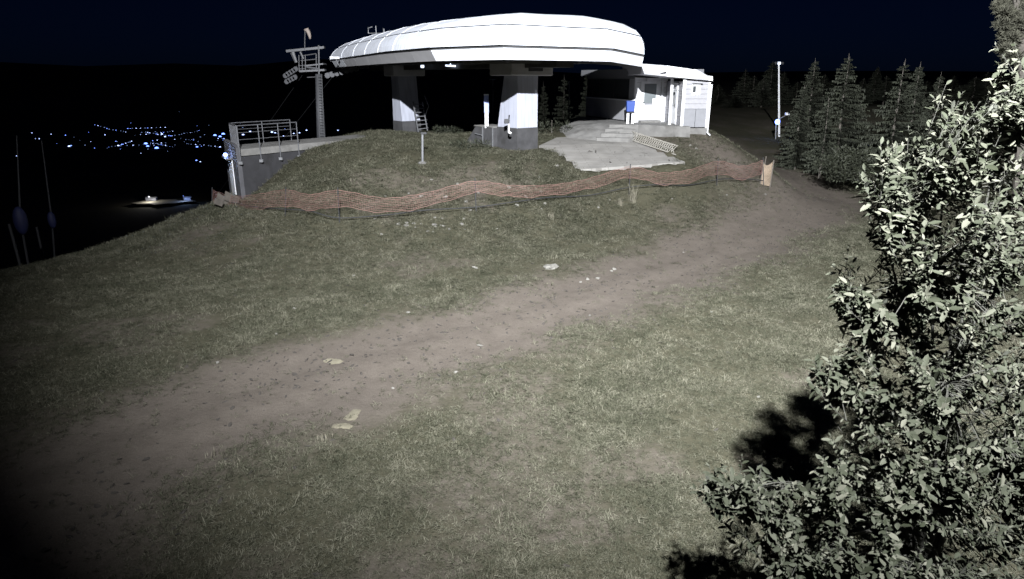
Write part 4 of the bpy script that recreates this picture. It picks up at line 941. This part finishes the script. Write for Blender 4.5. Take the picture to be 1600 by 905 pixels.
while cnt < 1150 and tries < 40000:
    tries += 1
    px, py = r.uniform(1090, 1660), r.uniform(80, 960)
    if not insil(px, py): continue
    ed = edge_dist(px, py)
    if r.random() > (0.9 if ed < 70 else 0.68): continue
    Y = r.uniform(5.0, 6.6) if ed < 80 else r.uniform(4.7, 7.6)
    if py > 700: Y = min(Y, r.uniform(4.8, 6.0))
    tip = P(px, py, Y)
    if tip.z < 0.3: continue
    li = min(range(len(LP_)), key=lambda i: (LP_[i][0] - tip).length * (1.0 if LP_[i][0].z < tip.z + 0.3 else 1.6)); q = LP_[li][0]
    d = tip - q; L = min(max(r.uniform(0.32, 0.72), 0.0), 0.8)
    dirn = (d.normalized() * 0.75 + Vector((r.uniform(-.35, .2), r.uniform(-.45, .15), r.uniform(0.25, 0.75)))).normalized()
    base = tip - dirn * L
    pb_ = project(base)
    if pb_ is None or not insil(pb_[0], pb_[1]): 
        dirn = (dirn + Vector((-0.8, 0, 0))).normalized(); base = tip - dirn * L
    if (base - q).length > 0.06:
        wood.tube(cat([q, q.lerp(base, 0.5) + Vector((0, 0, 0.04)), base], 3), [0.0055, 0.0052, 0.005, 0.0047, 0.0045, 0.0043, 0.004], 4)
    shoot(base, dirn, L); cnt += 1
for (px, py, L, dx) in ((1590, 100, 0.8, 0), (1574, 145, 0.65, .05), (1500, 160, 0.6, -.1), (1474, 152, 0.55, -.15), (1478, 165, 0.5, .1), (1432, 222, 0.5, -.2), (1405, 228, 0.5, -.2), (1372, 232, 0.5, -.25), (1340, 290, 0.5, -.8), (1300, 440, 0.5, -.9), (1258, 603, 0.55, -1.2), (1098, 750, 0.6, -1.6), (1125, 740, 0.5, -.8), (1160, 742, 0.5, -.5), (1318, 425, 0.5, -.3), (1295, 560, 0.45, -.9), (1320, 690, 0.45, -.2), (1335, 685, 0.4, 0.1)):
    Y = r.uniform(5.2, 5.9); tip = P(px, py, Y); dirn = Vector((dx, -0.1, 1 if py < 700 else 0.5)).normalized(); base = tip - dirn * L
    q = min((x[0] for x in LP_), key=lambda a: (a - base).length); wood.tube(cat([q, q.lerp(base, 0.5) + Vector((0, 0, 0.05)), base], 3), 0.0045, 4); shoot(base, dirn, L)
for k in range(70):
    i = r.randrange(1, len(SIL) - 6); (x0, y0), (x1, y1) = SIL[i], SIL[i + 1]; t = r.random(); ex, ey = x0 + (x1 - x0) * t, y0 + (y1 - y0) * t
    ox, oy = (y1 - y0), -(x1 - x0); on = math.hypot(ox, oy) + 1e-6; ox, oy = ox / on, oy / on
    if insil(ex + ox * 6, ey + oy * 6): ox, oy = -ox, -oy
    g = r.uniform(4, 26); tip = P(ex + ox * g, ey + oy * g, r.uniform(5.2, 6.3)); dirn = Vector((0.9 * ox + r.uniform(-.3, .1), r.uniform(-.2, .2), max(0.25, -oy) + r.uniform(0.1, 0.6))).normalized(); shoot(tip - dirn * r.uniform(0.3, 0.5), dirn, r.uniform(0.3, 0.5))
wo = wood.build('branches', 'stem', wil, smooth=True)
def leaf_xf(lf):
    p, d, nr, ln, tone = lf; s = d.cross(nr).normalized(); return np.array([s, d, nr]).T * ln, np.array(p)
score = []
for i, lf in enumerate(leaves):
    q = project(lf[0]); vis = q and 0 < q[0] < 1600 and 0 < q[1] < 905
    score.append((lf[3] / q[2] * abs(lf[2].dot(Vector((lf[0].x, lf[0].y, lf[0].z - CAMZ)).normalized())) * (1.6 if edge_dist(q[0], q[1]) < 60 else 1.0)) if vis else -1)
order = sorted(range(len(leaves)), key=lambda i: -score[i]); big = set(order[:300])
lv, lf_, lt_ = [], [], []
for i, lf in enumerate(leaves):
    if i in big: continue
    A, p = leaf_xf(lf); o = len(lv) * 11; lv.append(LEAFV @ A.T + p - np.array(WB)); lf_.append(LEAFF + o); lt_.append(np.full(11, lf[4]))
me = grid_mesh('foliage', np.concatenate(lv), np.concatenate(lf_), {'tone': np.concatenate(lt_)}); me.materials.append(M['leaf'])
fo = bpy.data.objects.new('foliage', me); COL.objects.link(fo); fo.parent = wil; fo['kind'] = 'stuff'
lmesh = []
for k in range(5):
    q = grid_mesh('leaf', LEAFV, LEAFF, {'tone': np.full(11, 0.1 + 0.2 * k)}); q.materials.append(M['leaf']); lmesh.append(q)
for i in sorted(big):
    lf = leaves[i]; A, p = leaf_xf(lf); o = bpy.data.objects.new('leaf', lmesh[min(4, int(lf[4] * 5))]); COL.objects.link(o); o.parent = wil
    m4 = Matrix([[*A[0], p[0] - WB.x], [*A[1], p[1] - WB.y], [*A[2], p[2] - WB.z], [0, 0, 0, 1]]); o.matrix_basis = m4

# ------------------------------------------------------------------ masts, snow lances, valley
b_ = P(1217.5, 214, 60); b_.z = gz(b_.x, b_.y) - 0.1; t_ = P(1217, 98, 60)
lm = thing('floodlight_mast', b_, 'tall slim white lamp mast at the forest edge behind the hut', 'lamp mast')
MB().tube([b_, t_], [0.10, 0.06], 8).build('shaft', 'white', lm)
MB().box(t_ + up(0.02), 0.7, 0.08, 0.07).build('crossbar', 'galv', lm)
for dx, m_ in ((-0.25, 'dark'), (-0.02, 'lamp_soft'), (0.25, 'dark')): MB().box(t_ + Vector((dx, -0.12, -0.05)), 0.22, 0.12, 0.2).build('lamp_head', m_, lm, bevel=0.02)
b2 = P(1212.5, 214, 58); b2.z = gz(b2.x, b2.y) - 0.1; t2 = P(1212.5, 191, 58)
lm2 = thing('lamp_post', b2, 'short post with a bright blue lamp beside the tall lamp mast', 'lamp')
MB().tube([b2, t2], 0.05, 6).build('shaft', 'galv', lm2); MB().ball(t2 + Vector((0.08, -0.1, 0.03)), 0.22).build('globe', 'lamp_blue', lm2, smooth=True); MB().tube([t2, t2 + Vector((0.08, 0, 0.03))], 0.03, 5).build('arm', 'galv', lm2)
MB().tube([P(1216, 187, 58), P(1230, 179, 58)], 0.04, 5).build('arm', 'galv', lm2); MB().box(P(1230, 178, 58), 0.3, 0.25, 0.2).build('lamp_head', 'white', lm2)
bl = bpy.data.lights.new('lamp_post_light', 'POINT'); bl.energy = 25; bl.color = (0.3, 0.42, 1.0); bl.shadow_soft_size = 0.17
blo = bpy.data.objects.new('lamp_post_light', bl); COL.objects.link(blo); blo.location = t2 + Vector((0.08, -0.45, 0.0))
for k, (px, py, top, y0, Y, lab) in enumerate(((40, 400, 292, 340, 24.0, 'leaning snow lance pole with a large blue pad at the left edge'), (75, 385, 300, 345, 29.0, 'second snow lance pole with a smaller blue pad, farther down the slope'))):
    g_ = P(px, py, Y); g_.z = gz(g_.x, g_.y); p0 = P(px - 12 + 4 * k, y0, Y); th = thing('snow_lance', g_, lab, 'snow lance')
    MB().tube([P(px - 10, py + 6, Y) - up(0.6), P(px - 26 + 8 * k, y0 + 10, Y)], 0.05, 6).build('support_leg', 'dark', th)
    pc = P(px - 8 + 14 * k, y0 + 5 - 6 * k, Y)
    MB().tube([g_ - up(0.4), pc, P(px - 14 + 4 * k, top - 80, Y + 1)], [0.04, 0.035, 0.015], 6).build('pole', 'dark', th)
    MB().ball(pc, 0.42 if k == 0 else 0.3, 0.55, 0.55, 1.25, 10, 8).build('pad', 'bluepad', th, smooth=True)

def town_light(x, y, z, size, m, label, group):
    o = TL[m].copy(); COL.objects.link(o); o.location = (x, y, z); o.scale = (size,) * 3; return tag(o, label, 'street lamp', group)
TL = {}
for m_ in ('town_blue', 'town_white', 'town_dim'):
    mb = MB().tube([(0, 0, -4), (0, 0, 0)], 0.06, 4); nv0 = len(mb.f); mb.ball((0, 0, 0), 1.0, 1, 1, 0.8, 7, 5)
    me = bpy.data.meshes.new('street_lamp'); me.from_pydata(mb.v, [], mb.f); me.materials.append(M['dark']); me.materials.append(M[m_])
    me.polygons.foreach_set('material_index', [0] * nv0 + [1] * (len(mb.f) - nv0)); me.update()
    TL[m_] = bpy.data.objects.new('street_lamp', me)
r = random.Random(77)
def town(px, py, s, m_, lab, grp):
    a, b = slope(px, py); Y = 306.0 / b if b > 0.045 else 6500.0
    town_light(a * Y, Y, CAMZ - b * Y, s * Y / 1050.0, m_, lab, grp)
LB = 'tiny bluish street lamp among the lights of the distant valley town'
spots = [(108, 229, 1.7, 'town_white'), (111, 228, 1.2, 'town_blue'), (185, 228, 1.5, 'town_white'), (190, 226, 1.0, 'town_blue'), (228, 225, 2.6, 'town_blue'), (231, 229, 2.2, 'town_blue'), (245, 232, 3.0, 'town_blue'), (253, 210, 1.5, 'town_white'), (258, 214, 1.3, 'town_white'), (308, 230, 1.7, 'town_blue'), (336, 212, 2.4, 'town_blue'), (344, 214, 2.2, 'town_blue'), (349, 210, 2.7, 'town_blue'),
         (380, 211, 1.8, 'town_white'), (391, 206, 1.5, 'town_white'), (425, 207, 1.8, 'town_white'), (430, 208, 1.3, 'town_white'), (459, 209, 1.2, 'town_white'), (468, 208, 1.2, 'town_white'), (479, 204, 1.3, 'town_white'), (528, 204, 1.1, 'town_white'), (443, 213, 1.1, 'town_white'), (344, 230, 1.2, 'town_white'), (307, 251, 1.4, 'town_blue'), (313, 253, 1.0, 'town_white')]
for (px, py, s, m_) in spots: town(px, py, s, m_, LB, 'lights of the valley town')
for k in range(170):
    if k % 11 == 0: sx_, sy_, sdx, sdy = min(335, max(120, r.gauss(262, 48))), r.gauss(221, 9), r.uniform(3, 7) * r.choice((-1, 1)), r.uniform(-1.6, 1.6)
    sx_ += sdx * r.uniform(0.5, 1.5); sy_ += sdy * r.uniform(0.3, 1.4)
    if k < 125: px, py = min(350, max(60, sx_)), sy_
    elif k < 150: px, py = r.uniform(20, 340), r.gauss(222, 9)
    else: px, py = r.uniform(180, 460), r.uniform(183, 240)
    town(px, max(184, py), r.uniform(0.3, 0.85), r.choice(('town_white', 'town_blue', 'town_dim', 'town_dim')), LB, 'lights of the valley town')
town(553.5, 173, 1.0, 'town_white', 'single white lamp on the dark hillside between tower and far pillar', 'lone hillside lamps')
for (px, py, s, l_) in ((26, 244, 0.8, 'lone white lamp at the left edge of the valley'), (280, 175, 0.6, 'faint lone lamp high above the valley town'), (50, 208, .7, 'faint lone lamp above the left end of the town'), (1125, 160, 0.7, 'faint lone lamp between the dark trees right of the hut')):
    town(px, py, s, 'town_dim' if py < 200 else 'town_white', l_, 'lone hillside lamps')
# floodlit gravel yard far down in the valley
c = P(252, 316, 1); a_, b2_ = slope(252, 316); Yv = 306.0 / b2_ * 0.985
yc = Vector((a_ * Yv, Yv, CAMZ - b2_ * Yv))
def yd(dx, dy, dz=0.0): return yc + Vector((dx, dy, dz))
tag(slab('yard', [yd(*p, 2.5) for p in ((-62, -26), (-40, -40), (-12, -34), (8, -50), (30, -30), (48, -28), (60, -10), (88, 2), (70, 12), (36, 14), (22, 30), (-6, 24), (-22, 34), (-44, 10))], 3, 'sand'), kind='structure')
for k, (dx, dy, w, d, h, lab) in enumerate(((-30, 12, 26, 8, 6, 'long low pale shed lit in the valley yard, left of the two'), (62, 14, 18, 8, 7, 'small bluish lit shed at the right end of the valley yard'))):
    th = thing('shed', yd(dx, dy, 2), lab, 'shed'); q = yd(dx, dy, 2)
    MB().box(q + up(h / 2), w, d, h).build('wall', 'greyboard', th); MB().prism([q + Vector((-w / 2 - 1, -d / 2 - 1, h)), q + Vector((-w / 2 - 1, d / 2 + 1, h)), q + Vector((-w / 2 - 1, 0, h + 3))], (w + 2, 0, 0)).build('roof', 'galv', th)
for k, (dx, dy, en, col, lab) in enumerate(((-22, -14, 90000, (0.95, 0.92, 0.9), 'tall yard lamp over the pale valley yard'), (60, -4, 40000, (0.35, 0.5, 1.0), 'bluish yard lamp at the right end of the valley yard'))):
    q = yd(dx, dy, 2); th = thing('yard_lamp', q, lab, 'lamp'); MB().tube([q, q + up(14)], 0.2, 6).build('shaft', 'galv', th); MB().ball(q + up(14.6), 0.6).build('globe', 'town_blue' if k else 'town_white', th)
    yl = bpy.data.lights.new('yard_light', 'POINT'); yl.energy = en; yl.color = col; yl.shadow_soft_size = 0.5; yo = bpy.data.objects.new('yard_light', yl); COL.objects.link(yo); yo.location = q + up(12.5)

# ------------------------------------------------------------------ stones, sand patches, dry tufts
r = random.Random(9)
STN = [MB().ball((0, 0, 0), 1.0, 1, 0.8, 0.55, 8, 6, 0.28, random.Random(40 + k)).mesh('stone', 'rock' if k < 3 else 'rockdim') for k in range(5)]
def stone(px, py, wpx, label, group=None, k=0, zs=1.0):
    g_ = ground_at(px, py); o = bpy.data.objects.new('stone', STN[k]); COL.objects.link(o); o.location = g_ + up(0.01)
    s = wpx / 1050.0 * g_.length * 0.5; o.scale = (s, s, s * zs); o.rotation_euler = (r.uniform(-.3, .3), r.uniform(-.3, .3), r.uniform(0, 6.28)); return tag(o, label, 'stone', group)
stone(860, 419, 27, 'largest pale flat stone in the grass above the dirt track', None, 0, 0.6)
stone(743, 419, 11, 'pale flat stone in the grass left of the largest stone', None, 1, 0.6)
stone(750, 541, 12, 'pale round stone half sunk at the middle of the dirt track', None, 2, 0.5)
G1 = 'small pale stones scattered along the bank below the orange net'
for (px, py) in ((657, 308), (696, 309), (715, 289), (747, 303), (795, 294), (845, 301), (821, 308), (851, 320), (808, 322), (935, 325), (675, 282), (842, 277), (870, 260), (725, 343), (735, 330), (728, 316)): stone(px, py, r.uniform(5, 8), 'small pale stone lying near the orange net on the grass bank', G1, r.randrange(3))
for k in range(26): stone(r.gauss(668, 42), r.gauss(353, 6), r.uniform(3, 7), 'small pale stone in the rubble strip below the orange net', 'rubble strip below the orange net', r.randrange(5))
for k in range(14): stone(r.uniform(540, 1200), r.uniform(300, 330) if r.random() < .5 else r.uniform(372, 500), r.uniform(2.5, 5), 'tiny pale pebble scattered in the meadow above the dirt track', 'pebbles in the meadow', r.randrange(5))
for (px, py) in ((460, 483), (432, 523), (638, 490), (614, 608), (918, 437), (956, 424), (960, 421), (907, 442), (934, 436), (340, 568), (712, 583), (1185, 622)): stone(px, py, r.uniform(5, 8), 'small white stone lying on or beside the dirt track', 'white stones by the track', r.randrange(3))
for (px, py) in ((1078, 228), (1088, 233)): stone(px, py, 5, 'small white stone on the bare soil bank below the hut', 'stones on the soil bank', 0)
def patch(px, py, w, h, label, seed, m='sand'):
    q = random.Random(seed); g_ = ground_at(px, py); n = 64; ring = []
    for k in range(n):
        a = 6.283 * k / n; rad = 1 + 0.3 * math.sin(2 * a + seed) + 0.13 * math.sin(3 * a + 2 * seed) + 0.06 * math.sin(9 * a + seed) + q.uniform(-.05, .05)
        x, y = g_.x + w / 2 * rad * math.cos(a), g_.y + h / 2 * rad * math.sin(a); ring.append((x, y))
    vs = [(g_.x, g_.y, gz(g_.x, g_.y) + 0.012)]; fs = []
    for f in (0.35, 0.7, 1.0):
        for (x, y) in ring:
            xx, yy = g_.x + (x - g_.x) * f, g_.y + (y - g_.y) * f; vs.append((xx, yy, gz(xx, yy) + (0.012 if f < 1 else -0.012)))
    for k in range(n):
        fs.append((0, 1 + k, 1 + (k + 1) % n))
        for j in range(2): a = 1 + j * n; fs.append((a + k, a + n + k, a + n + (k + 1) % n, a + (k + 1) % n))
    return tag(MB().add(vs, fs).build('sand_patch', m, origin=g_, smooth=True), label, 'sand patch')
patch(520, 566, 0.46, 0.34, 'pale yellow sand patch in the middle of the dirt track', 3)
patch(551, 650, 0.36, 0.45, 'upper lobe of pale dry sand at the track edge by the grass', 5)
patch(536, 666, 0.34, 0.30, 'lower lobe of pale dry sand at the track edge by the grass', 8)
def tuft(px, py, h, n, label, seed, m):
    q = random.Random(seed); g_ = ground_at(px, py); vs, fs = [], []
    for k in range(n):
        a = q.random() * 6.28; b0 = g_ + Vector((q.gauss(0, .06), q.gauss(0, .06), -0.03)); l = h * q.uniform(0.5, 1.1); sp = q.uniform(0.1, 0.55); s = Vector((-math.sin(a), math.cos(a), 0)) * 0.007
        m1 = b0 + Vector((math.cos(a) * l * sp * 0.35, math.sin(a) * l * sp * 0.35, l * 0.6)); e = b0 + Vector((math.cos(a) * l * sp, math.sin(a) * l * sp, l * 0.95)); i = len(vs)
        vs += [b0 - s, b0 + s, m1 + s, m1 - s, e]; fs += [(i, i + 1, i + 2, i + 3), (i + 3, i + 2, i + 4)]
    return tag(MB().add(vs, fs).build('grass_tuft', m, origin=g_), label, 'grass tuft')
M['straw'] = mat('straw', (0.14, 0.13, 0.098), 0.8, 0, 0.2, 8, 0); M['bladegreen'] = mat('blade_green', (0.16, 0.17, 0.11), 0.8, 0, 0.3, 8, 0)
tuft(988, 316, 0.95, 70, 'tall dry straw tuft at the net post below the paved apron', 1, 'straw')
tuft(968, 321, 0.40, 60, 'low dry straw tuft left of the tall one at the net post', 2, 'straw')
tuft(860, 342, 0.35, 40, 'small dry straw tuft in the meadow below the net', 3, 'straw')
tuft(505, 690, 0.16, 22, 'thin dry grass tuft at the lower edge of the track', 4, 'straw')
tuft(335, 712, 0.17, 20, 'thin dry grass tuft in the lower left of the track edge', 5, 'straw')
tuft(372, 726, 0.14, 16, 'small dry grass tuft right beside the lower left one', 6, 'straw')

# ------------------------------------------------------------------ grass and clods (uncountable)
def grass_mat():
    m = bpy.data.materials.new('grass_blades'); m.use_nodes = True; n, l = m.node_tree.nodes, m.node_tree.links; b = n['Principled BSDF']
    b.inputs['Roughness'].default_value = 0.75; b.inputs['Specular IOR Level'].default_value = 0.2
    oi = n.new('ShaderNodeObjectInfo'); at = n.new('ShaderNodeAttribute'); at.attribute_name = 'tone'
    ad = n.new('ShaderNodeMath'); ad.operation = 'MULTIPLY_ADD'; ad.inputs[1].default_value = 0.5; l.new(oi.outputs['Random'], ad.inputs[0])
    hf = n.new('ShaderNodeMath'); hf.operation = 'MULTIPLY'; hf.inputs[1].default_value = 0.5; l.new(at.outputs['Fac'], hf.inputs[0]); l.new(hf.outputs[0], ad.inputs[2])
    rp = n.new('ShaderNodeValToRGB'); e = rp.color_ramp.elements
    e[0].position = 0.1; e[0].color = (0.038, 0.041, 0.026, 1); e[1].position = 0.92; e[1].color = (0.165, 0.158, 0.121, 1); x = e.new(0.5); x.color = (0.068, 0.069, 0.047, 1)
    geo = n.new('ShaderNodeNewGeometry'); pn = n.new('ShaderNodeTexNoise'); pn.inputs['Scale'].default_value = 0.85; pn.inputs['Detail'].default_value = 5; pn.inputs['Roughness'].default_value = 0.65; l.new(geo.outputs['Position'], pn.inputs['Vector'])
    pm = n.new('ShaderNodeMapRange'); pm.inputs['From Min'].default_value = 0.3; pm.inputs['From Max'].default_value = 0.7; pm.inputs['To Min'].default_value = -0.22; pm.inputs['To Max'].default_value = 0.22; l.new(pn.outputs[0], pm.inputs[0])
    a2 = n.new('ShaderNodeMath'); a2.operation = 'ADD'; l.new(ad.outputs[0], a2.inputs[0]); l.new(pm.outputs[0], a2.inputs[1])
    l.new(a2.outputs[0], rp.inputs[0]); l.new(rp.outputs[0], b.inputs['Base Color']); return m
M['grass'] = grass_mat()
tcol = bpy.data.collections.new('grass_tufts')           # not linked to the scene: only instanced
for k in range(7):
    q = random.Random(100 + k); vs, fs, tn = [], [], []
    for j in range(17):
        a = q.random() * 6.28; rr_ = 0.09 * math.sqrt(q.random()); aa = q.random() * 6.28; b0 = Vector((rr_ * math.cos(aa), rr_ * math.sin(aa), -0.01)); l = q.uniform(0.04, 0.105); sp = q.uniform(0.5, 1.6); s = Vector((-math.sin(a), math.cos(a), 0)) * q.uniform(0.0022, 0.0042)
        m1 = b0 + Vector((math.cos(a) * l * sp * 0.4, math.sin(a) * l * sp * 0.4, l * (0.62 - 0.2 * sp))); e = b0 + Vector((math.cos(a) * l * sp, math.sin(a) * l * sp, l * (0.9 - 0.5 * sp))); i = len(vs); t = q.random()
        vs += [b0 - s, b0 + s, m1 + s, m1 - s, e]; fs += [(i, i + 1, i + 2, i + 3), (i + 3, i + 2, i + 4)]; tn += [t] * 5
    me = bpy.data.meshes.new('tuft'); me.from_pydata([tuple(v) for v in vs], [], fs); me.materials.append(M['grass']); at = me.attributes.new('tone', 'FLOAT', 'POINT'); at.data.foreach_set('value', tn); me.update()
    tcol.objects.link(bpy.data.objects.new('tuft', me))
ccol = bpy.data.collections.new('clods')
for k in range(4): ccol.objects.link(bpy.data.objects.new('clod', MB().ball((0, 0, 0), 0.03, 1.6, 0.7, 0.35, 6, 4, 0.35, random.Random(k)).mesh('clod', 'pebble')))
def scatter(name, mesh, coll, attr, scale0, scale1, tilt, seed, m):
    ob = bpy.data.objects.new(name, mesh); COL.objects.link(ob)
    ng = bpy.data.node_groups.new(name, 'GeometryNodeTree'); ng.interface.new_socket('Geometry', in_out='INPUT', socket_type='NodeSocketGeometry'); ng.interface.new_socket('Geometry', in_out='OUTPUT', socket_type='NodeSocketGeometry')
    N, Lk = ng.nodes, ng.links; gi, go = N.new('NodeGroupInput'), N.new('NodeGroupOutput')
    dp = N.new('GeometryNodeDistributePointsOnFaces'); dp.inputs['Seed'].default_value = seed
    na = N.new('GeometryNodeInputNamedAttribute'); na.data_type = 'FLOAT'; na.inputs['Name'].default_value = attr
    Lk.new(gi.outputs[0], dp.inputs['Mesh']); Lk.new(na.outputs['Attribute'], dp.inputs['Density'])
    ci = N.new('GeometryNodeCollectionInfo'); ci.inputs['Collection'].default_value = coll; ci.inputs['Separate Children'].default_value = True; ci.inputs['Reset Children'].default_value = True
    ip = N.new('GeometryNodeInstanceOnPoints'); ip.inputs['Pick Instance'].default_value = True
    Lk.new(dp.outputs['Points'], ip.inputs['Points']); Lk.new(ci.outputs[0], ip.inputs['Instance'])
    rv = N.new('FunctionNodeRandomValue'); rv.data_type = 'FLOAT_VECTOR'; rv.inputs[0].default_value = (-tilt, -tilt, 0); rv.inputs[1].default_value = (tilt, tilt, 6.283); Lk.new(rv.outputs[0], ip.inputs['Rotation'])
    rs = N.new('FunctionNodeRandomValue'); rs.data_type = 'FLOAT'; rs.inputs[2].default_value = scale0; rs.inputs[3].default_value = scale1; rs.inputs['Seed'].default_value = 3; 
    ns = N.new('GeometryNodeInputNamedAttribute'); ns.data_type = 'FLOAT'; ns.inputs['Name'].default_value = 'gscale'; mu = N.new('ShaderNodeMath'); mu.operation = 'MULTIPLY'; Lk.new(rs.outputs[1], mu.inputs[0]); Lk.new(ns.outputs['Attribute'], mu.inputs[1]); Lk.new(mu.outputs[0], ip.inputs['Scale'])
    Lk.new(ip.outputs[0], go.inputs[0]); md = ob.modifiers.new('scatter', 'NODES'); md.node_group = ng
    return ob
sx, sy = np.arange(-24, 27, 0.4), np.arange(4.5, 46, 0.4); SX, SY = np.meshgrid(sx, sy); x_, y_ = SX.ravel(), SY.ravel(); z_ = height(x_, y_)
i_ = np.arange(len(x_)).reshape(len(sy), len(sx)); q_ = np.stack([i_[:-1, :-1], i_[:-1, 1:], i_[1:, 1:], i_[1:, :-1]], -1).reshape(-1, 4)
inview = (np.abs(x_) < 0.84 * y_ + 1.5)[q_].any(1); q_ = q_[inview]
td_ = tdist(x_, y_); ed_ = vnoise(x_ / 1.6, y_ / 1.6) * 1.1 + vnoise(x_ / 0.5, y_ / 0.5) * 0.7
tr_ = 1 - sstep(1.05, 3.3, td_ + ed_)
so_ = np.exp(-(((x_ - 10.4) / 2.2) ** 2 + ((y_ - 33.6) / 1.6) ** 2)); wo_ = sstep(0.16, 0.34, vnoise(x_ / 3.1 + 40, y_ / 3.1) + 0.5 * vnoise(x_ / 0.8, y_ / 0.8 + 3))
den = np.where(y_ < 13, 420, np.where(y_ < 20, 260, np.where(y_ < 30, 130, 75))) * (1 - 0.975 * tr_) * (1 - 0.8 * so_) * (1 - 0.55 * wo_) * (0.8 + 1.3 * vnoise(x_ / 1.1, y_ / 1.1 + 50) + 0.8 * vnoise(x_ / 0.42, y_ / 0.42))
bad = inpoly(x_, y_, [padc + (p - padc) * 1.06 for p in PAD]) | inpoly(x_, y_, LAND) | inpoly(x_, y_, BOTL + TOPL[::-1]) | ((x_ > 4.7) & (x_ < 10.2) & (y_ > 34.6) & (y_ < 46))
bad |= ((x_ - 0.3) ** 2 + (y_ - 33) ** 2 < 1.3) | (((x_ + 9.5) * 0.8 + (y_ - 34) * -0.6) > 99)
bunk = inpoly(x_, y_, [C0 + fd * 0.0, C0 + fd * (LW + 0.5), C0 + fd * (LW + 0.5) + sd * 3.6, C0 + sd * 3.6]); bad |= bunk
den = np.clip(den * (~bad), 0, None)
gmesh = grid_mesh('grass', np.stack([x_, y_, z_], -1), q_, {'grass_density': den, 'gscale': np.clip(0.95 + 0.032 * (y_ - 11), 0.95, 1.7) * (1 + 0.35 * np.exp(-((y_ - 28) / 4.0) ** 2) * (x_ < 3)) * (1 + 0.5 * vnoise(x_ / 0.8 + 3, y_ / 0.8))}); gmesh.materials.append(M['grass'])
go_ = scatter('grass', gmesh, tcol, 'grass_density', 0.45, 1.25, 0.4, 5, 'grass'); tag(go_, 'short dry matted grass covering the meadow and the mound', 'grass', kind='stuff')
cden = np.clip((24 * tr_ + 6 * so_ + 1.5) * (y_ < 36) * (1.2 - y_ / 60) * (0.5 + 1.6 * vnoise(x_ / 1.3, y_ / 1.3)), 0, None)
cmesh = grid_mesh('gravel', np.stack([x_, y_, z_], -1), q_, {'clod_density': cden, 'gscale': np.ones(len(x_))}); cmesh.materials.append(M['pebble'])
co_ = scatter('gravel', cmesh, ccol, 'clod_density', 0.3, 1.7, 0.6, 8, 'pebble'); tag(co_, 'small clods and pebbles strewn over the dirt track', 'gravel', kind='stuff')
